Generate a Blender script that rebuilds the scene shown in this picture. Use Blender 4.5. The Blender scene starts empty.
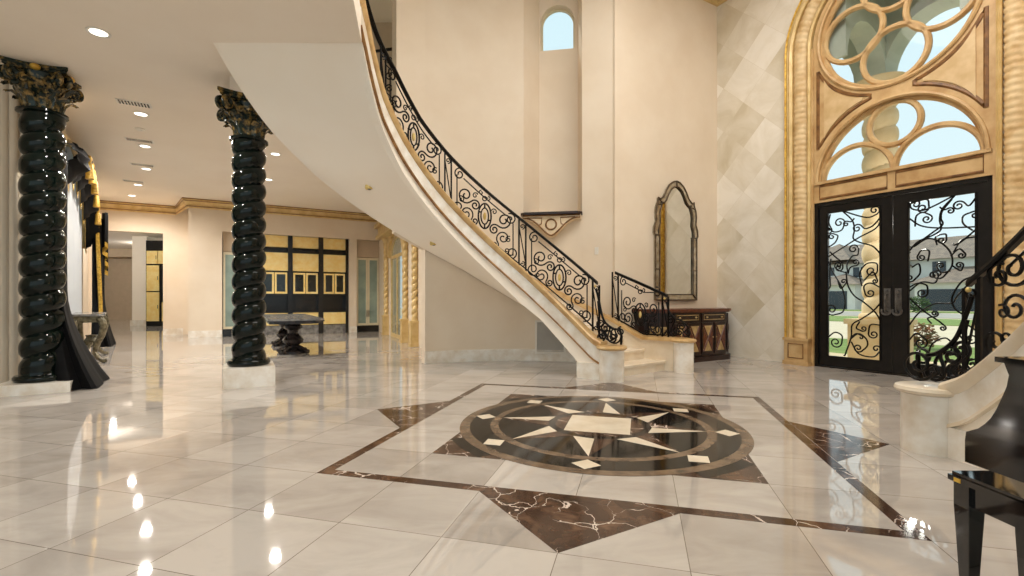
import bpy, bmesh, math, random
from mathutils import Vector
from mathutils.geometry import tessellate_polygon
random.seed(7)
PI = math.pi
col = bpy.context.scene.collection
def R(d): return d * PI / 180
def cs(d): return math.cos(R(d)), math.sin(R(d))
def interp(tab, x):
    if x <= tab[0][0]: return tab[0][1] + (x - tab[0][0]) * (tab[1][1] - tab[0][1]) / (tab[1][0] - tab[0][0])
    for (a, b), (c, d) in zip(tab, tab[1:]):
        if x <= c: return b + (d - b) * (x - a) / (c - a)
    (a, b), (c, d) = tab[-2:]
    return d + (x - c) * (d - b) / (c - a)
def frange(a, b, n): return [a + (b - a) * i / n for i in range(n + 1)]

# ------------------------------------------------------------------ materials
M = {}
def srgb(r, g, b):
    f = lambda c: (c / 255 / 12.92) if c / 255 <= .04045 else ((c / 255 + .055) / 1.055) ** 2.4
    return (f(r), f(g), f(b), 1)
class NT:
    def __init__(s, name):
        s.m = bpy.data.materials.new(name); s.m.use_nodes = True
        s.t = s.m.node_tree; s.b = s.t.nodes['Principled BSDF']; s.out = s.t.nodes['Material Output']
        M[name] = s.m
    def n(s, typ, **kw):
        nd = s.t.nodes.new(typ)
        for k, v in kw.items(): setattr(nd, k, v)
        return nd
    def l(s, a, b): s.t.links.new(a, b)
    def put(s, sock, v):
        if hasattr(v, 'is_linked') or hasattr(v, 'links'): s.l(v, sock)
        else: sock.default_value = v
    def math(s, op, a, b=0.0, c=0.0):
        nd = s.n('ShaderNodeMath', operation=op)
        for i, v in enumerate((a, b, c)): s.put(nd.inputs[i], v)
        return nd.outputs[0]
    def mix(s, f, a, b, blend='MIX'):
        nd = s.n('ShaderNodeMix', data_type='RGBA', blend_type=blend)
        s.put(nd.inputs[0], f); s.put(nd.inputs[6], a); s.put(nd.inputs[7], b)
        return nd.outputs[2]
    def coord(s): return s.n('ShaderNodeTexCoord').outputs['Object']
    def noise(s, vec, scale, detail=4, rough=.55, dist=0.0):
        nd = s.n('ShaderNodeTexNoise')
        s.l(vec, nd.inputs['Vector']); nd.inputs['Scale'].default_value = scale
        nd.inputs['Detail'].default_value = detail; nd.inputs['Roughness'].default_value = rough
        nd.inputs['Distortion'].default_value = dist
        return nd.outputs['Fac']
    def ramp(s, f, stops):
        nd = s.n('ShaderNodeValToRGB'); s.l(f, nd.inputs[0])
        e = nd.color_ramp.elements
        while len(e) < len(stops): e.new(.5)
        for i, (p, c) in enumerate(stops): e[i].position = p; e[i].color = c
        return nd.outputs[0]
    def bump(s, h, strength=.2, dist=.01):
        nd = s.n('ShaderNodeBump'); nd.inputs['Strength'].default_value = strength; nd.inputs['Distance'].default_value = dist
        s.l(h, nd.inputs['Height']); s.l(nd.outputs[0], s.b.inputs['Normal'])
def simple(name, c, rough=.5, metal=0.0, c2=None, scale=4, spec=.5, bump=0, coat=0, lo=.35, hi=.65, detail=4):
    t = NT(name); b = t.b
    b.inputs['Base Color'].default_value = c; b.inputs['Roughness'].default_value = rough
    b.inputs['Metallic'].default_value = metal; b.inputs['Specular IOR Level'].default_value = spec
    b.inputs['Coat Weight'].default_value = coat; b.inputs['Coat Roughness'].default_value = .05
    co = t.coord(); nz = t.noise(co, scale, detail)
    c2 = c2 or tuple(x * .93 for x in c[:3]) + (1,)
    t.l(t.ramp(nz, [(lo, c2), (hi, c)]), b.inputs['Base Color'])
    if bump: t.bump(nz, bump)
    return t.m
simple('plaster', srgb(230, 216, 196), .7, scale=1.3, c2=srgb(224, 208, 186))
simple('ceiling_paint', srgb(246, 236, 222), .8, scale=1.0, c2=srgb(243, 232, 217))
simple('soffit_paint', srgb(253, 244, 230), .75, scale=1.0, c2=srgb(251, 240, 224))
simple('marble_white', srgb(244, 240, 232), .18, scale=5, c2=srgb(222, 210, 192))
simple('marble_step', srgb(236, 224, 204), .22, scale=4, c2=srgb(224, 207, 181))
simple('gold_paint', srgb(222, 196, 140), .4, .15, srgb(200, 168, 106), 5, lo=.3, hi=.65)
simple('gold_cap', srgb(214, 180, 126), .32, 0, srgb(186, 144, 90), 6, lo=.3, hi=.6)
simple('gold_line', srgb(170, 124, 70), .4, .1, srgb(126, 84, 44), 9)
simple('gold_pale', srgb(236, 212, 140), .35, .3, srgb(200, 168, 90), 14)
simple('gold_bright', srgb(236, 196, 84), .35, .3, srgb(196, 148, 52), 14)
simple('stone_gold', srgb(210, 178, 128), .5, 0, srgb(180, 140, 88), 3.5, lo=.3, hi=.62, detail=7)
simple('stone_gold_light', srgb(220, 192, 146), .5, 0, srgb(200, 168, 118), 4)
simple('stone_gold_dark', srgb(140, 98, 52), .5, 0, srgb(96, 62, 30), 8)
simple('stone_cream', srgb(230, 212, 182), .5, 0, srgb(216, 192, 156), 6)
simple('stone_rope', srgb(226, 200, 154), .5, 0, srgb(196, 160, 106), 5, lo=.3, hi=.6, detail=6)
simple('stone_out', srgb(220, 202, 168), .8, 0, srgb(206, 182, 142), 3)
simple('stucco_out', srgb(186, 192, 180), .85, 0, srgb(172, 178, 166), 2)
simple('iron', srgb(22, 20, 20), .38, .6, srgb(12, 11, 11), 20)
simple('door_black', srgb(24, 22, 22), .35, .3, srgb(14, 13, 13), 9)
simple('pewter', srgb(122, 120, 118), .35, .6, srgb(92, 90, 88), 15)
simple('piano_black', (.004, .004, .0045, 1), .06, 0, (.003, .003, .003, 1), 3, coat=.6)
simple('ivory', srgb(238, 234, 222), .25)
simple('green_marble', (.004, .009, .007, 1), .07, 0, (.0015, .003, .002, 1), 7, spec=.28, detail=8)
simple('capital_bronze', (.010, .020, .014, 1), .26, .2, (.34, .21, .06, 1), 13, lo=.33, hi=.52, detail=6)
simple('wood_dark', srgb(52, 28, 20), .3, 0, srgb(28, 15, 11), 10)
simple('wood_red', srgb(112, 58, 34), .3, 0, srgb(76, 36, 20), 10)
simple('wood_yellow', srgb(250, 226, 156), .4, 0, srgb(244, 210, 128), 6)
simple('lacquer_black', srgb(18, 17, 18), .2)
simple('inlay_gold', srgb(206, 180, 128), .35, .2, srgb(170, 138, 86), 12)
simple('frame_dark', srgb(98, 80, 58), .4, .3, srgb(60, 46, 32), 12)
simple('silver_frame', srgb(206, 196, 176), .22, .7, srgb(150, 132, 104), 6, lo=.3, hi=.6)
simple('mirror_glass', srgb(226, 222, 212), .03, 1.0, srgb(220, 215, 204), 3)
simple('cloth_black', srgb(13, 12, 14), .75, 0, srgb(7, 7, 8), 8, spec=.2, bump=.2)
simple('cloth_gold', srgb(214, 174, 74), .5, .2, srgb(158, 118, 40), 22)
simple('table_stone', srgb(150, 148, 144), .15, 0, srgb(96, 94, 92), 8)
simple('antique_silver', srgb(136, 128, 104), .4, .4, srgb(72, 66, 50), 14)
simple('table_black', srgb(62, 54, 52), .2, .1, srgb(22, 19, 19), 9)
simple('cream_frame', srgb(224, 214, 184), .4)
simple('green_glass', srgb(150, 168, 156), .08, 0, srgb(128, 146, 136), 2)
simple('dark_glass', srgb(34, 40, 36), .06, 0, srgb(20, 24, 22), 2)
simple('grille_grey', srgb(196, 192, 184), .5, 0)
simple('plastic_white', srgb(235, 230, 220), .4)
simple('grass', srgb(132, 150, 76), .9, 0, srgb(104, 126, 54), 3)
simple('drive', srgb(216, 200, 172), .9, 0, srgb(204, 186, 156), 2)
simple('asphalt', srgb(176, 168, 156), .9, 0, srgb(160, 152, 142), 1)
simple('house_white', srgb(226, 226, 222), .8, 0, srgb(214, 214, 210), .5)
simple('roof_tile', srgb(146, 128, 112), .8, 0, srgb(118, 104, 94), 2)
simple('window_dark', srgb(46, 56, 66), .2)
simple('bush_red', srgb(150, 90, 60), .9, 0, srgb(80, 84, 36), 9)
simple('bush_green', srgb(78, 102, 48), .9, 0, srgb(50, 70, 30), 9)
simple('inlay_black', srgb(15, 16, 18), .08, 0, srgb(9, 9, 10), 6, spec=.35)
simple('inlay_cream', srgb(232, 221, 200), .12, 0, srgb(218, 203, 178), 4)
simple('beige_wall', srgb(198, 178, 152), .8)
# emperador marble
def emperador():
    t = NT('emperador'); co = t.coord()
    nz = t.noise(co, 5, 8, .62, .6)
    base = t.ramp(nz, [(.3, srgb(40, 26, 20)), (.5, srgb(72, 50, 38)), (.7, srgb(116, 88, 68))])
    wob = t.n('ShaderNodeVectorMath', operation='ADD'); nd = t.n('ShaderNodeTexNoise'); nd.inputs['Scale'].default_value = 3.2; nd.inputs['Detail'].default_value = 5
    t.l(co, nd.inputs['Vector']); t.l(co, wob.inputs[0])
    sc = t.n('ShaderNodeVectorMath', operation='SCALE'); sc.inputs['Scale'].default_value = .35
    t.l(nd.outputs['Color'], sc.inputs[0]); t.l(sc.outputs[0], wob.inputs[1])
    vo = t.n('ShaderNodeTexVoronoi', feature='DISTANCE_TO_EDGE'); vo.inputs['Scale'].default_value = 4.0; t.l(wob.outputs[0], vo.inputs['Vector'])
    gate = t.noise(co, 2.6, 3)
    th = t.math('MULTIPLY', t.math('MAXIMUM', t.math('SUBTRACT', gate, .46), 0.0), .13)
    vein = t.math('LESS_THAN', vo.outputs['Distance'], th)
    t.l(t.mix(t.math('MULTIPLY', vein, .8), base, srgb(232, 218, 204)), t.b.inputs['Base Color'])
    t.b.inputs['Roughness'].default_value = .1; t.b.inputs['Specular IOR Level'].default_value = .4
emperador()
simple('ring_marble', srgb(122, 102, 82), .12, 0, srgb(72, 55, 42), 7, lo=.3, hi=.6, detail=8)
# tiled marble: grid(angle, tile, origin) in object space, planes 'XY' or wall
T = .61
OX, OY = -1.388, 3.382
def tiled(name, ca, cb, cg, tile, ang, ox, oy, axes='XY', rough=.1, gw=.0022, var=.5, vscale=1.2):
    t = NT(name); co = t.coord()
    sp = t.n('ShaderNodeSeparateXYZ'); t.l(co, sp.inputs[0])
    X = sp.outputs[axes[0]]; Y = sp.outputs[axes[1]] if len(axes) == 2 else None
    X = t.math('SUBTRACT', sp.outputs[axes[0]], ox); Y = t.math('SUBTRACT', sp.outputs[axes[1]], oy)
    c, s = cs(ang)
    u = t.math('DIVIDE', t.math('ADD', t.math('MULTIPLY', X, c), t.math('MULTIPLY', Y, s)), tile)
    v = t.math('DIVIDE', t.math('ADD', t.math('MULTIPLY', X, -s), t.math('MULTIPLY', Y, c)), tile)
    fu, fv = t.math('FLOOR', u), t.math('FLOOR', v)
    cmb = t.n('ShaderNodeCombineXYZ'); t.l(fu, cmb.inputs[0]); t.l(fv, cmb.inputs[1])
    wn = t.n('ShaderNodeTexWhiteNoise', noise_dimensions='2D'); t.l(cmb.outputs[0], wn.inputs['Vector'])
    off = t.n('ShaderNodeVectorMath', operation='MULTIPLY_ADD')
    t.l(wn.outputs['Color'], off.inputs[0]); off.inputs[1].default_value = (9, 9, 9); t.l(co, off.inputs[2])
    st = t.n('ShaderNodeMapping'); st.inputs['Scale'].default_value = (1, 2.2, 1); st.inputs['Rotation'].default_value = (0, 0, .5)
    t.l(off.outputs[0], st.inputs['Vector'])
    n1 = t.noise(st.outputs[0], vscale, 8, .6, .7)
    f = t.math('ADD', t.math('MULTIPLY', t.math('SUBTRACT', n1, .5), 1.6), t.math('MULTIPLY', wn.outputs['Value'], var))
    base = t.mix(t.math('MINIMUM', t.math('MAXIMUM', f, 0.0), 1.0), ca, cb)
    edge = lambda w: t.math('SUBTRACT', .5, t.math('ABSOLUTE', t.math('SUBTRACT', t.math('FRACT', w), .5)))
    g = t.math('LESS_THAN', t.math('MINIMUM', edge(u), edge(v)), gw / tile)
    t.l(t.mix(g, base, cg), t.b.inputs['Base Color'])
    t.b.inputs['Roughness'].default_value = rough
    return t
tf = tiled('floor_marble', srgb(194, 187, 179), srgb(140, 131, 122), srgb(120, 110, 100), T, -15, OX, OY, rough=.035, var=.45)
tf.b.inputs['Specular IOR Level'].default_value = 1.0
tiled('wall_marble', srgb(244, 238, 226), srgb(208, 196, 170), srgb(216, 206, 186), .66, 45, 0, .18, axes='XZ', rough=.3, gw=.002, var=.8, vscale=1.6)
# glass that lets light in
def pane(name, tint, gl=.08, rough=.0):
    t = NT(name); t.t.nodes.remove(t.b)
    tr = t.n('ShaderNodeBsdfTransparent'); tr.inputs[0].default_value = tint
    g = t.n('ShaderNodeBsdfGlossy'); g.inputs['Roughness'].default_value = rough
    lw = t.n('ShaderNodeLayerWeight'); lw.inputs[0].default_value = .25
    mx = t.n('ShaderNodeMixShader'); t.l(t.math('MULTIPLY', lw.outputs['Fresnel'], gl * 6), mx.inputs[0])
    t.l(tr.outputs[0], mx.inputs[1]); t.l(g.outputs[0], mx.inputs[2]); t.l(mx.outputs[0], t.out.inputs[0])
pane('glass', (.97, .985, .98, 1))
def sheer():
    t = NT('sheer'); t.t.nodes.remove(t.b)
    d = t.n('ShaderNodeBsdfDiffuse'); d.inputs[0].default_value = srgb(238, 240, 244)
    tl = t.n('ShaderNodeBsdfTranslucent'); tl.inputs[0].default_value = srgb(236, 240, 246)
    tr = t.n('ShaderNodeBsdfTransparent')
    m1 = t.n('ShaderNodeMixShader'); m1.inputs[0].default_value = .55; t.l(d.outputs[0], m1.inputs[1]); t.l(tl.outputs[0], m1.inputs[2])
    m2 = t.n('ShaderNodeMixShader'); m2.inputs[0].default_value = .15; t.l(m1.outputs[0], m2.inputs[1]); t.l(tr.outputs[0], m2.inputs[2])
    t.l(m2.outputs[0], t.out.inputs[0])
sheer()
def emit(name, c, s):
    t = NT(name); t.b.inputs['Base Color'].default_value = (.8, .8, .8, 1)
    t.b.inputs['Emission Color'].default_value = c; t.b.inputs['Emission Strength'].default_value = s
emit('bulb', (1, .93, .8, 1), 4)

# ------------------------------------------------------------------ mesh builder
def V3(p): return Vector((p[0], p[1], p[2]))
class MB:
    def __init__(s): s.v = []; s.f = []; s.smooth = []
    def add(s, vs, fs, smooth=False):
        o = len(s.v); s.v += [tuple(p) for p in vs]; s.f += [tuple(i + o for i in f) for f in fs]; s.smooth += [smooth] * len(fs)
        return s
    def box(s, lo, hi, fr=None):
        (x0, y0, z0), (x1, y1, z1) = lo, hi
        vs = [(x0, y0, z0), (x1, y0, z0), (x1, y1, z0), (x0, y1, z0), (x0, y0, z1), (x1, y0, z1), (x1, y1, z1), (x0, y1, z1)]
        if fr: vs = [fr(*p) for p in vs]
        return s.add(vs, [(0, 3, 2, 1), (4, 5, 6, 7), (0, 1, 5, 4), (1, 2, 6, 5), (2, 3, 7, 6), (3, 0, 4, 7)])
    def grid(s, rows, closed_u=False, closed_v=False, smooth=True, caps=False):
        n, m = len(rows), len(rows[0]); vs = [p for r in rows for p in r]; fs = []
        for i in range(n if closed_v else n - 1):
            for j in range(m if closed_u else m - 1):
                a, b = i, (i + 1) % n; c, d = j, (j + 1) % m
                fs.append((a * m + c, a * m + d, b * m + d, b * m + c))
        s.add(vs, fs, smooth)
        if caps:
            s.add(rows[0], [tuple(range(m))[::-1]]); s.add(rows[-1], [tuple(range(m))])
        return s
    def lathe(s, prof, c=(0, 0, 0), seg=24, smooth=True, sq=0):
        rows = []
        for r, z in prof:
            rows.append([(c[0] + r * math.cos(2 * PI * k / seg), c[1] + r * math.sin(2 * PI * k / seg), c[2] + z) for k in range(seg)])
        return s.grid(rows, closed_u=True, smooth=smooth, caps=True)
    def tube(s, pts, r, seg=6, fr=None, closed=False, taper=None):
        P = [V3(fr(*p) if fr else p) for p in pts]
        if len(P) < 2: return s
        up = Vector((.13, .21, 1)).normalized(); rows = []; prev = None
        for i, p in enumerate(P):
            if closed: d = P[(i + 1) % len(P)] - P[i - 1]
            else: d = P[min(i + 1, len(P) - 1)] - P[max(i - 1, 0)]
            if d.length < 1e-9: d = Vector((0, 0, 1))
            d.normalize()
            if prev is None:
                a = d.cross(up)
                if a.length < .05: a = d.cross(Vector((1, 0, 0)))
            else: a = prev - d * prev.dot(d)
            if a.length < 1e-6: a = d.orthogonal()
            a.normalize(); prev = a; b = d.cross(a)
            rr = r if taper is None else r * taper(i / (len(P) - 1))
            rows.append([tuple(p + (a * math.cos(2 * PI * k / seg) + b * math.sin(2 * PI * k / seg)) * rr) for k in range(seg)])
        return s.grid(rows, closed_u=True, closed_v=closed, caps=not closed)
    def sweep(s, frames, prof, smooth=False, closed_prof=True, caps=True):
        # frames: list of functions (a, b) -> point
        rows = [[f(a, b) for a, b in prof] for f in frames]
        return s.grid(rows, closed_u=closed_prof, smooth=smooth, caps=caps and closed_prof)
    def prism(s, outer, fr, d0, d1, holes=(), smooth=False):
        loops = [list(outer)] + [list(h) for h in holes]
        tri = tessellate_polygon([[Vector((x, y, 0)) for x, y in lp] for lp in loops])
        flat = [p for lp in loops for p in lp]; n = len(flat)
        vs = [fr(x, y, d0) for x, y in flat] + [fr(x, y, d1) for x, y in flat]
        fs = [tuple(t) for t in tri] + [tuple(i + n for i in t[::-1]) for t in tri]
        s.add(vs, fs)
        o = 0; base = len(s.v) - 2 * n
        for lp in loops:
            m = len(lp)
            vv = [fr(x, y, d0) for x, y in lp] + [fr(x, y, d1) for x, y in lp]
            s.add(vv, [(i, (i + 1) % m, m + (i + 1) % m, m + i) for i in range(m)], smooth)
        return s
    def ellipsoid(s, c, rx, ry, rz, nu=12, nv=8):
        rows = []
        for i in range(nv + 1):
            t = PI * i / nv
            rows.append([(c[0] + rx * math.sin(t) * math.cos(2 * PI * k / nu), c[1] + ry * math.sin(t) * math.sin(2 * PI * k / nu), c[2] + rz * math.cos(t)) for k in range(nu)])
        return s.grid(rows, closed_u=True)
    def build(s, name, mat, parent=None, loc=None, sharp=40):
        me = bpy.data.meshes.new(name)
        off = Vector(parent.location) if parent is not None and parent.get('_abs') else Vector((0, 0, 0))
        if parent is not None and parent.parent is not None and parent.type == 'MESH': off = Vector(parent.get('_off', (0, 0, 0)))
        elif parent is not None and parent.type == 'MESH': off = Vector((0, 0, 0))
        vs = [tuple(Vector(p) - off) for p in s.v]
        me.from_pydata(vs, [], s.f)
        bm = bmesh.new(); bm.from_mesh(me)
        bmesh.ops.remove_doubles(bm, verts=bm.verts, dist=1e-5)
        bmesh.ops.recalc_face_normals(bm, faces=bm.faces)
        bm.to_mesh(me); bm.free()
        if any(s.smooth):
            for p in me.polygons: p.use_smooth = True
            try: me.set_sharp_from_angle(angle=R(sharp))
            except Exception: pass
        me.materials.append(M[mat] if isinstance(mat, str) else mat)
        o = bpy.data.objects.new(name, me); col.objects.link(o)
        if parent is not None:
            o.parent = parent; o['_off'] = tuple(off)
        return o
def tag(o, label, cat, group=None, kind=None):
    o['label'] = label; o['category'] = cat
    if group: o['group'] = group
    if kind: o['kind'] = kind
    return o
def thing(name, label, cat, loc=(0, 0, 0), group=None, kind=None, absolute=True):
    o = bpy.data.objects.new(name, None); col.objects.link(o); o.location = loc; o.empty_display_size = .1
    if absolute: o['_abs'] = 1
    return tag(o, label, cat, group, kind)
def struct(mb, name, mat, label, cat='wall', parent=None):
    return tag(mb.build(name, mat), label, cat, None, 'structure')
def copy_tree(o, parent=None):
    c = o.copy(); col.objects.link(c); c.parent = parent
    for ch in list(o.children): copy_tree(ch, c)
    return c

# ------------------------------------------------------------------ curve helpers
def spiral(cx, cy, r, a0, turns, sense, n=None, inner=.18):
    n = n or int(14 * turns) + 6
    return [(cx + r * (1 - (1 - inner) * k / n) * math.cos(a0 + sense * 2 * PI * turns * k / n),
             cy + r * (1 - (1 - inner) * k / n) * math.sin(a0 + sense * 2 * PI * turns * k / n)) for k in range(n + 1)]
def scurve(c1, r1, c2, r2, flip=1, t1=1.5, t2=1.5):
    dx, dy = c2[0] - c1[0], c2[1] - c1[1]; d = math.hypot(dx, dy); ang = math.atan2(dy, dx)
    al = math.acos(min(1, (r1 + r2) / d)) * flip
    a1 = ang + al
    p1 = (c1[0] + r1 * math.cos(a1), c1[1] + r1 * math.sin(a1))
    p2 = (c2[0] - r2 * math.cos(a1), c2[1] - r2 * math.sin(a1))
    tx, ty = p2[0] - p1[0], p2[1] - p1[1]
    sg = 1 if (-math.sin(a1) * tx + math.cos(a1) * ty) > 0 else -1
    if abs(tx) + abs(ty) < 1e-6: sg = flip
    return spiral(*c1, r1, a1, t1, -sg)[::-1] + spiral(*c2, r2, a1 + PI, t2, -sg)
def catmull(pts, n=8):
    P = [(2 * pts[0][0] - pts[1][0], 2 * pts[0][1] - pts[1][1])] + list(pts) + [(2 * pts[-1][0] - pts[-2][0], 2 * pts[-1][1] - pts[-2][1])]
    out = []
    for i in range(1, len(P) - 2):
        for k in range(n):
            t = k / n; q = []
            for d in (0, 1):
                a, b, c, e = P[i - 1][d], P[i][d], P[i + 1][d], P[i + 2][d]
                q.append(.5 * (2 * b + (c - a) * t + (2 * a - 5 * b + 4 * c - e) * t * t + (3 * b - a - 3 * c + e) * t ** 3))
            out.append(tuple(q))
    out.append(tuple(pts[-1])); return out
def stem(pts, r, sense, turns=1.3):
    c = catmull(pts); (x0, y0), (x1, y1) = c[-2], c[-1]
    h = math.atan2(y1 - y0, x1 - x0)
    cx, cy = x1 - sense * r * math.sin(h) * 1, y1 + sense * r * math.cos(h)
    a0 = math.atan2(y1 - cy, x1 - cx)
    return c + spiral(cx, cy, r, a0, turns, sense)[1:]
def arc(cx, cy, r, a0, a1, n=24, ry=None):
    ry = ry or r
    return [(cx + r * math.cos(R(a)), cy + ry * math.sin(R(a))) for a in frange(a0, a1, n)]

# ------------------------------------------------------------------ frame of the house
H = 1.243; CE = 4.3; TOP = 7.9
N = Vector((.866, .5, 0)); W = Vector((-.5, .866, 0))
Mc = Vector((.854, 4.676, 0))
def mirror(p):
    d = Vector((p[0], p[1], 0)) - Mc
    a, b = d.dot(N), d.dot(W)
    q = Mc + N * a - W * b
    return (q.x, q.y, p[2])
C0 = (.15, 5.70); RI, RO = 1.95, 3.70
def P0(phi, r, z):
    c, s = cs(phi); return (C0[0] + r * c, C0[1] + r * s, z)
def P1(phi, r, z):
    x, y, z = mirror(P0(phi, r, z)); return (x + .10, y - .11, z)

# door wall frame: a along wall (left to right), z up, b outwards
D0 = Vector((5.52, 8.70, 0))
def DW(a, z, b=0.0):
    p = D0 - W * a + N * b
    return (p.x, p.y, z)
# mirror wall frame: s from the corner leftwards, z, b into room
K0 = D0 + W * 2.03
def MW(s, z, b=0.0):
    p = K0 - N * s - W * b
    return (p.x, p.y, z)

# ------------------------------------------------------------------ floor, ceilings
fl = MB()
fl.prism([(-34, -5), (8.7, -5), (8.7, 3.35), (4.7, 10.55), (4.7, 33), (-34, 33)], lambda x, y, z: (x, y, z), -.12, 0)
struct(fl, 'floor', 'floor_marble', 'polished cream marble tiled floor of the whole hall', 'floor')
def circ_arc(phi0, phi1, r, n=20): return [(P0(p, r, 0)[0], P0(p, r, 0)[1]) for p in frange(phi0, phi1, n)]
ce = MB()
outer = circ_arc(118, 130, RO + .07, 6) + circ_arc(134, 180, RO + .025) + [(-1.80, 5.70), (-1.63, 4.9), (-1.45, 3), (-1.3, -5), (-20, -5), (-20, 19), (-4.7, 19), (-4.7, 17.4), (-2.3, 12.0), (-1.78, 9.3)]
ce.prism(outer, lambda x, y, z: (x, y, z), CE, CE + .35)
struct(ce, 'ceiling', 'ceiling_paint', 'low cream ceiling with recessed lights over the left room', 'ceiling')
ct = MB()
ct.prism([(-9, -5), (9, -5), (9, 3), (4.6, 10.7), (1.6, 10.15), (0, 10.2), (-2.2, 12.2), (-9, 14)], lambda x, y, z: (x, y, z), TOP, TOP + .2)
struct(ct, 'ceiling_upper', 'ceiling_paint', 'high ceiling over the double height foyer', 'ceiling')

# ------------------------------------------------------------------ curved stair wall with niche
def PW(phi, r, z): return P0(phi, r, z)
RW = 3.76
N0, N1 = 88.8, 71.2     # niche from px 525 to 580
NZ = 2.9
def wallpatch(mb, p0, p1, z0, z1, r0=RW, r1=RW + .2, f=P0, n=None):
    n = n or max(2, int(abs(p1 - p0) / 2.5))
    fr = [(lambda ph: (lambda a, b: f(ph, a, b)))(ph) for ph in frange(p0, p1, n)]
    prof = [(r0, z0), (r1, z0), (r1, z1), (r0, z1)]
    if callable(z0):
        rows = []
        for ph in frange(p0, p1, n):
            rows.append([f(ph, r0, z0(ph)), f(ph, r1, z0(ph)), f(ph, r1, z1), f(ph, r0, z1)])
        return mb.grid(rows, closed_u=True, caps=True)
    return mb.sweep(fr, prof, smooth=True)
SO = [(60, .0), (66, .22), (84, .9), (107, 1.78), (120, 2.2), (150, 3.15), (165, 3.68), (180, CE)]
SI = [(57, 0), (64, .27), (81, .90), (90, 1.15), (107, 1.70), (128, 2.35), (150, 3.02), (164, 3.55), (179, CE)]
sw = MB()
wallpatch(sw, 61.4, N1, 0, TOP); wallpatch(sw, N0, 118.5, 0, TOP)
wallpatch(sw, N1, N0, 0, NZ)
wallpatch(sw, 118.5, 127, lambda p: interp(SO, p) + .02, TOP)
struct(sw, 'wall_stair', 'plaster', 'tall cream curved wall behind the staircase')
# niche: two splayed sides and a back with an arched window opening
na, nb = Vector(P0(N0, RW, 0)), Vector(P0(N1, RW, 0))
cdir = (nb - na).normalized(); nin = Vector((-cdir.y, cdir.x, 0)); wid = (nb - na).length
if nin.y < 0: nin = -nin
def NI(x, z, d=0.0):
    p = na + cdir * x + nin * d; return (p.x, p.y, z)
nw = MB()
bx0, bx1, dep = .24, wid - .10, .62
nw.add([NI(0, NZ), NI(bx0, NZ, dep), NI(bx0, TOP, dep), NI(0, TOP)], [(0, 1, 2, 3)])
nw.add([NI(wid, NZ), NI(bx1, NZ, dep), NI(bx1, TOP, dep), NI(wid, TOP)], [(0, 1, 2, 3)])
nw.add([NI(-.02, NZ), NI(wid + .02, NZ), NI(bx1, NZ, dep), NI(bx0, NZ, dep)], [(0, 1, 2, 3)])
wx0, wx1, wz0, wzs = bx0 + .03, bx1 - .07, 6.44, 7.02
wr = (wx1 - wx0) / 2; wcx = (wx0 + wx1) / 2
hole = [(wx0, wz0), (wx1, wz0)] + arc(wcx, wzs, wr, 0, 180, 16)
nw.prism([(bx0, NZ), (bx1, NZ), (bx1, TOP), (bx0, TOP)], lambda x, z, d: NI(x, z, dep + d), 0, .2, [hole])
struct(nw, 'wall_niche', 'plaster', 'tall splayed wall niche above the carved ledge')
w3 = thing('window_3', 'small bright arched window high in the wall niche', 'window', NI(wcx, wz0, dep), kind='structure')
f = MB(); hi_ = [(wx0 + .035, wz0 + .035), (wx1 - .035, wz0 + .035)] + arc(wcx, wzs, wr - .035, 0, 180, 16)
f.prism(hole, lambda x, z, d: NI(x, z, dep + d), .14, .2, [hi_]); f.build('window_frame', 'cream_frame', w3)
g = MB(); g.prism(hi_, lambda x, z, d: NI(x, z, dep + d), .165, .17); g.build('pane', 'glass', w3)
# niche ledge with carved bracket
lg = thing('niche_ledge', 'carved stone ledge with a ring ornament below the tall niche', 'ledge', NI(wid / 2, NZ - .3, -.05))
f = MB(); f.prism([(-.03, .12), (-.03, -.16), (.06, -.24), (wid - .08, -.24), (wid + .01, -.16), (wid + .01, .12)], lambda x, d, z: NI(x, z, d), NZ - .045, NZ); f.build('shelf', 'wood_dark', lg)
cx_ = wid / 2 - .01; hw = wid / 2 - .01
def low(u): return NZ - .13 - .34 * (.5 + .5 * math.cos(PI * min(1, u * 1.08) ** .8)) 
lo_ = [(cx_ + hw * u, low(abs(u))) for u in frange(-1, 1, 30)]
f = MB(); f.prism([(cx_ - hw, NZ - .045)] + lo_ + [(cx_ + hw, NZ - .045)], lambda x, z, d: NI(x, z, d), -.17, .12); f.build('bracket', 'stone_cream', lg)
fr_ = lambda x, z, d=0: NI(x, z, -.172 + d)
f = MB()
f.tube([(cx_ + .10 * math.cos(t), NZ - .235 + .10 * math.sin(t), 0) for t in frange(0, 2 * PI, 20)[:-1]], .017, 6, fr_, closed=True)
f.tube([(x, z, 0) for x, z in [(cx_ - hw + .01, NZ - .06)] + [(cx_ + (hw - .02) * u, low(abs(u)) + .02) for u in frange(-1, 1, 30)] + [(cx_ + hw - .01, NZ - .06)]], .015, 6, fr_, closed=True)
for sg in (-1, 1):
    f.tube([(cx_ + sg * x, NZ + z, 0) for x, z in ((.18, -.11), (.46, -.10), (.36, -.16), (.24, -.25), (.19, -.22))], .011, 6, fr_, closed=True)
f.build('carved_ornament', 'stone_gold_dark', lg)
f = MB(); q0 = P0(66.6, RW - .012, 1.93); lw0 = MB()
for dp in (0,):
    lw0.sweep([(lambda ph: (lambda a, b: P0(ph, a, b)))(p) for p in (66.3, 67.4)], [(RW - .012, 2.08), (RW + .02, 2.08), (RW + .02, 2.22), (RW - .012, 2.22)])
sp_ = tag(lw0.build('light_switch', 'plastic_white'), 'small white light switch plate on the curved stair wall', 'switch')
f = MB(); f.sweep([(lambda ph: (lambda a, b: P0(ph, a, b)))(p) for p in (66.65, 67.05)], [(RW - .02, 2.12), (RW, 2.12), (RW, 2.18), (RW - .02, 2.18)]); f.build('toggle', 'ivory', sp_)

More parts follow.
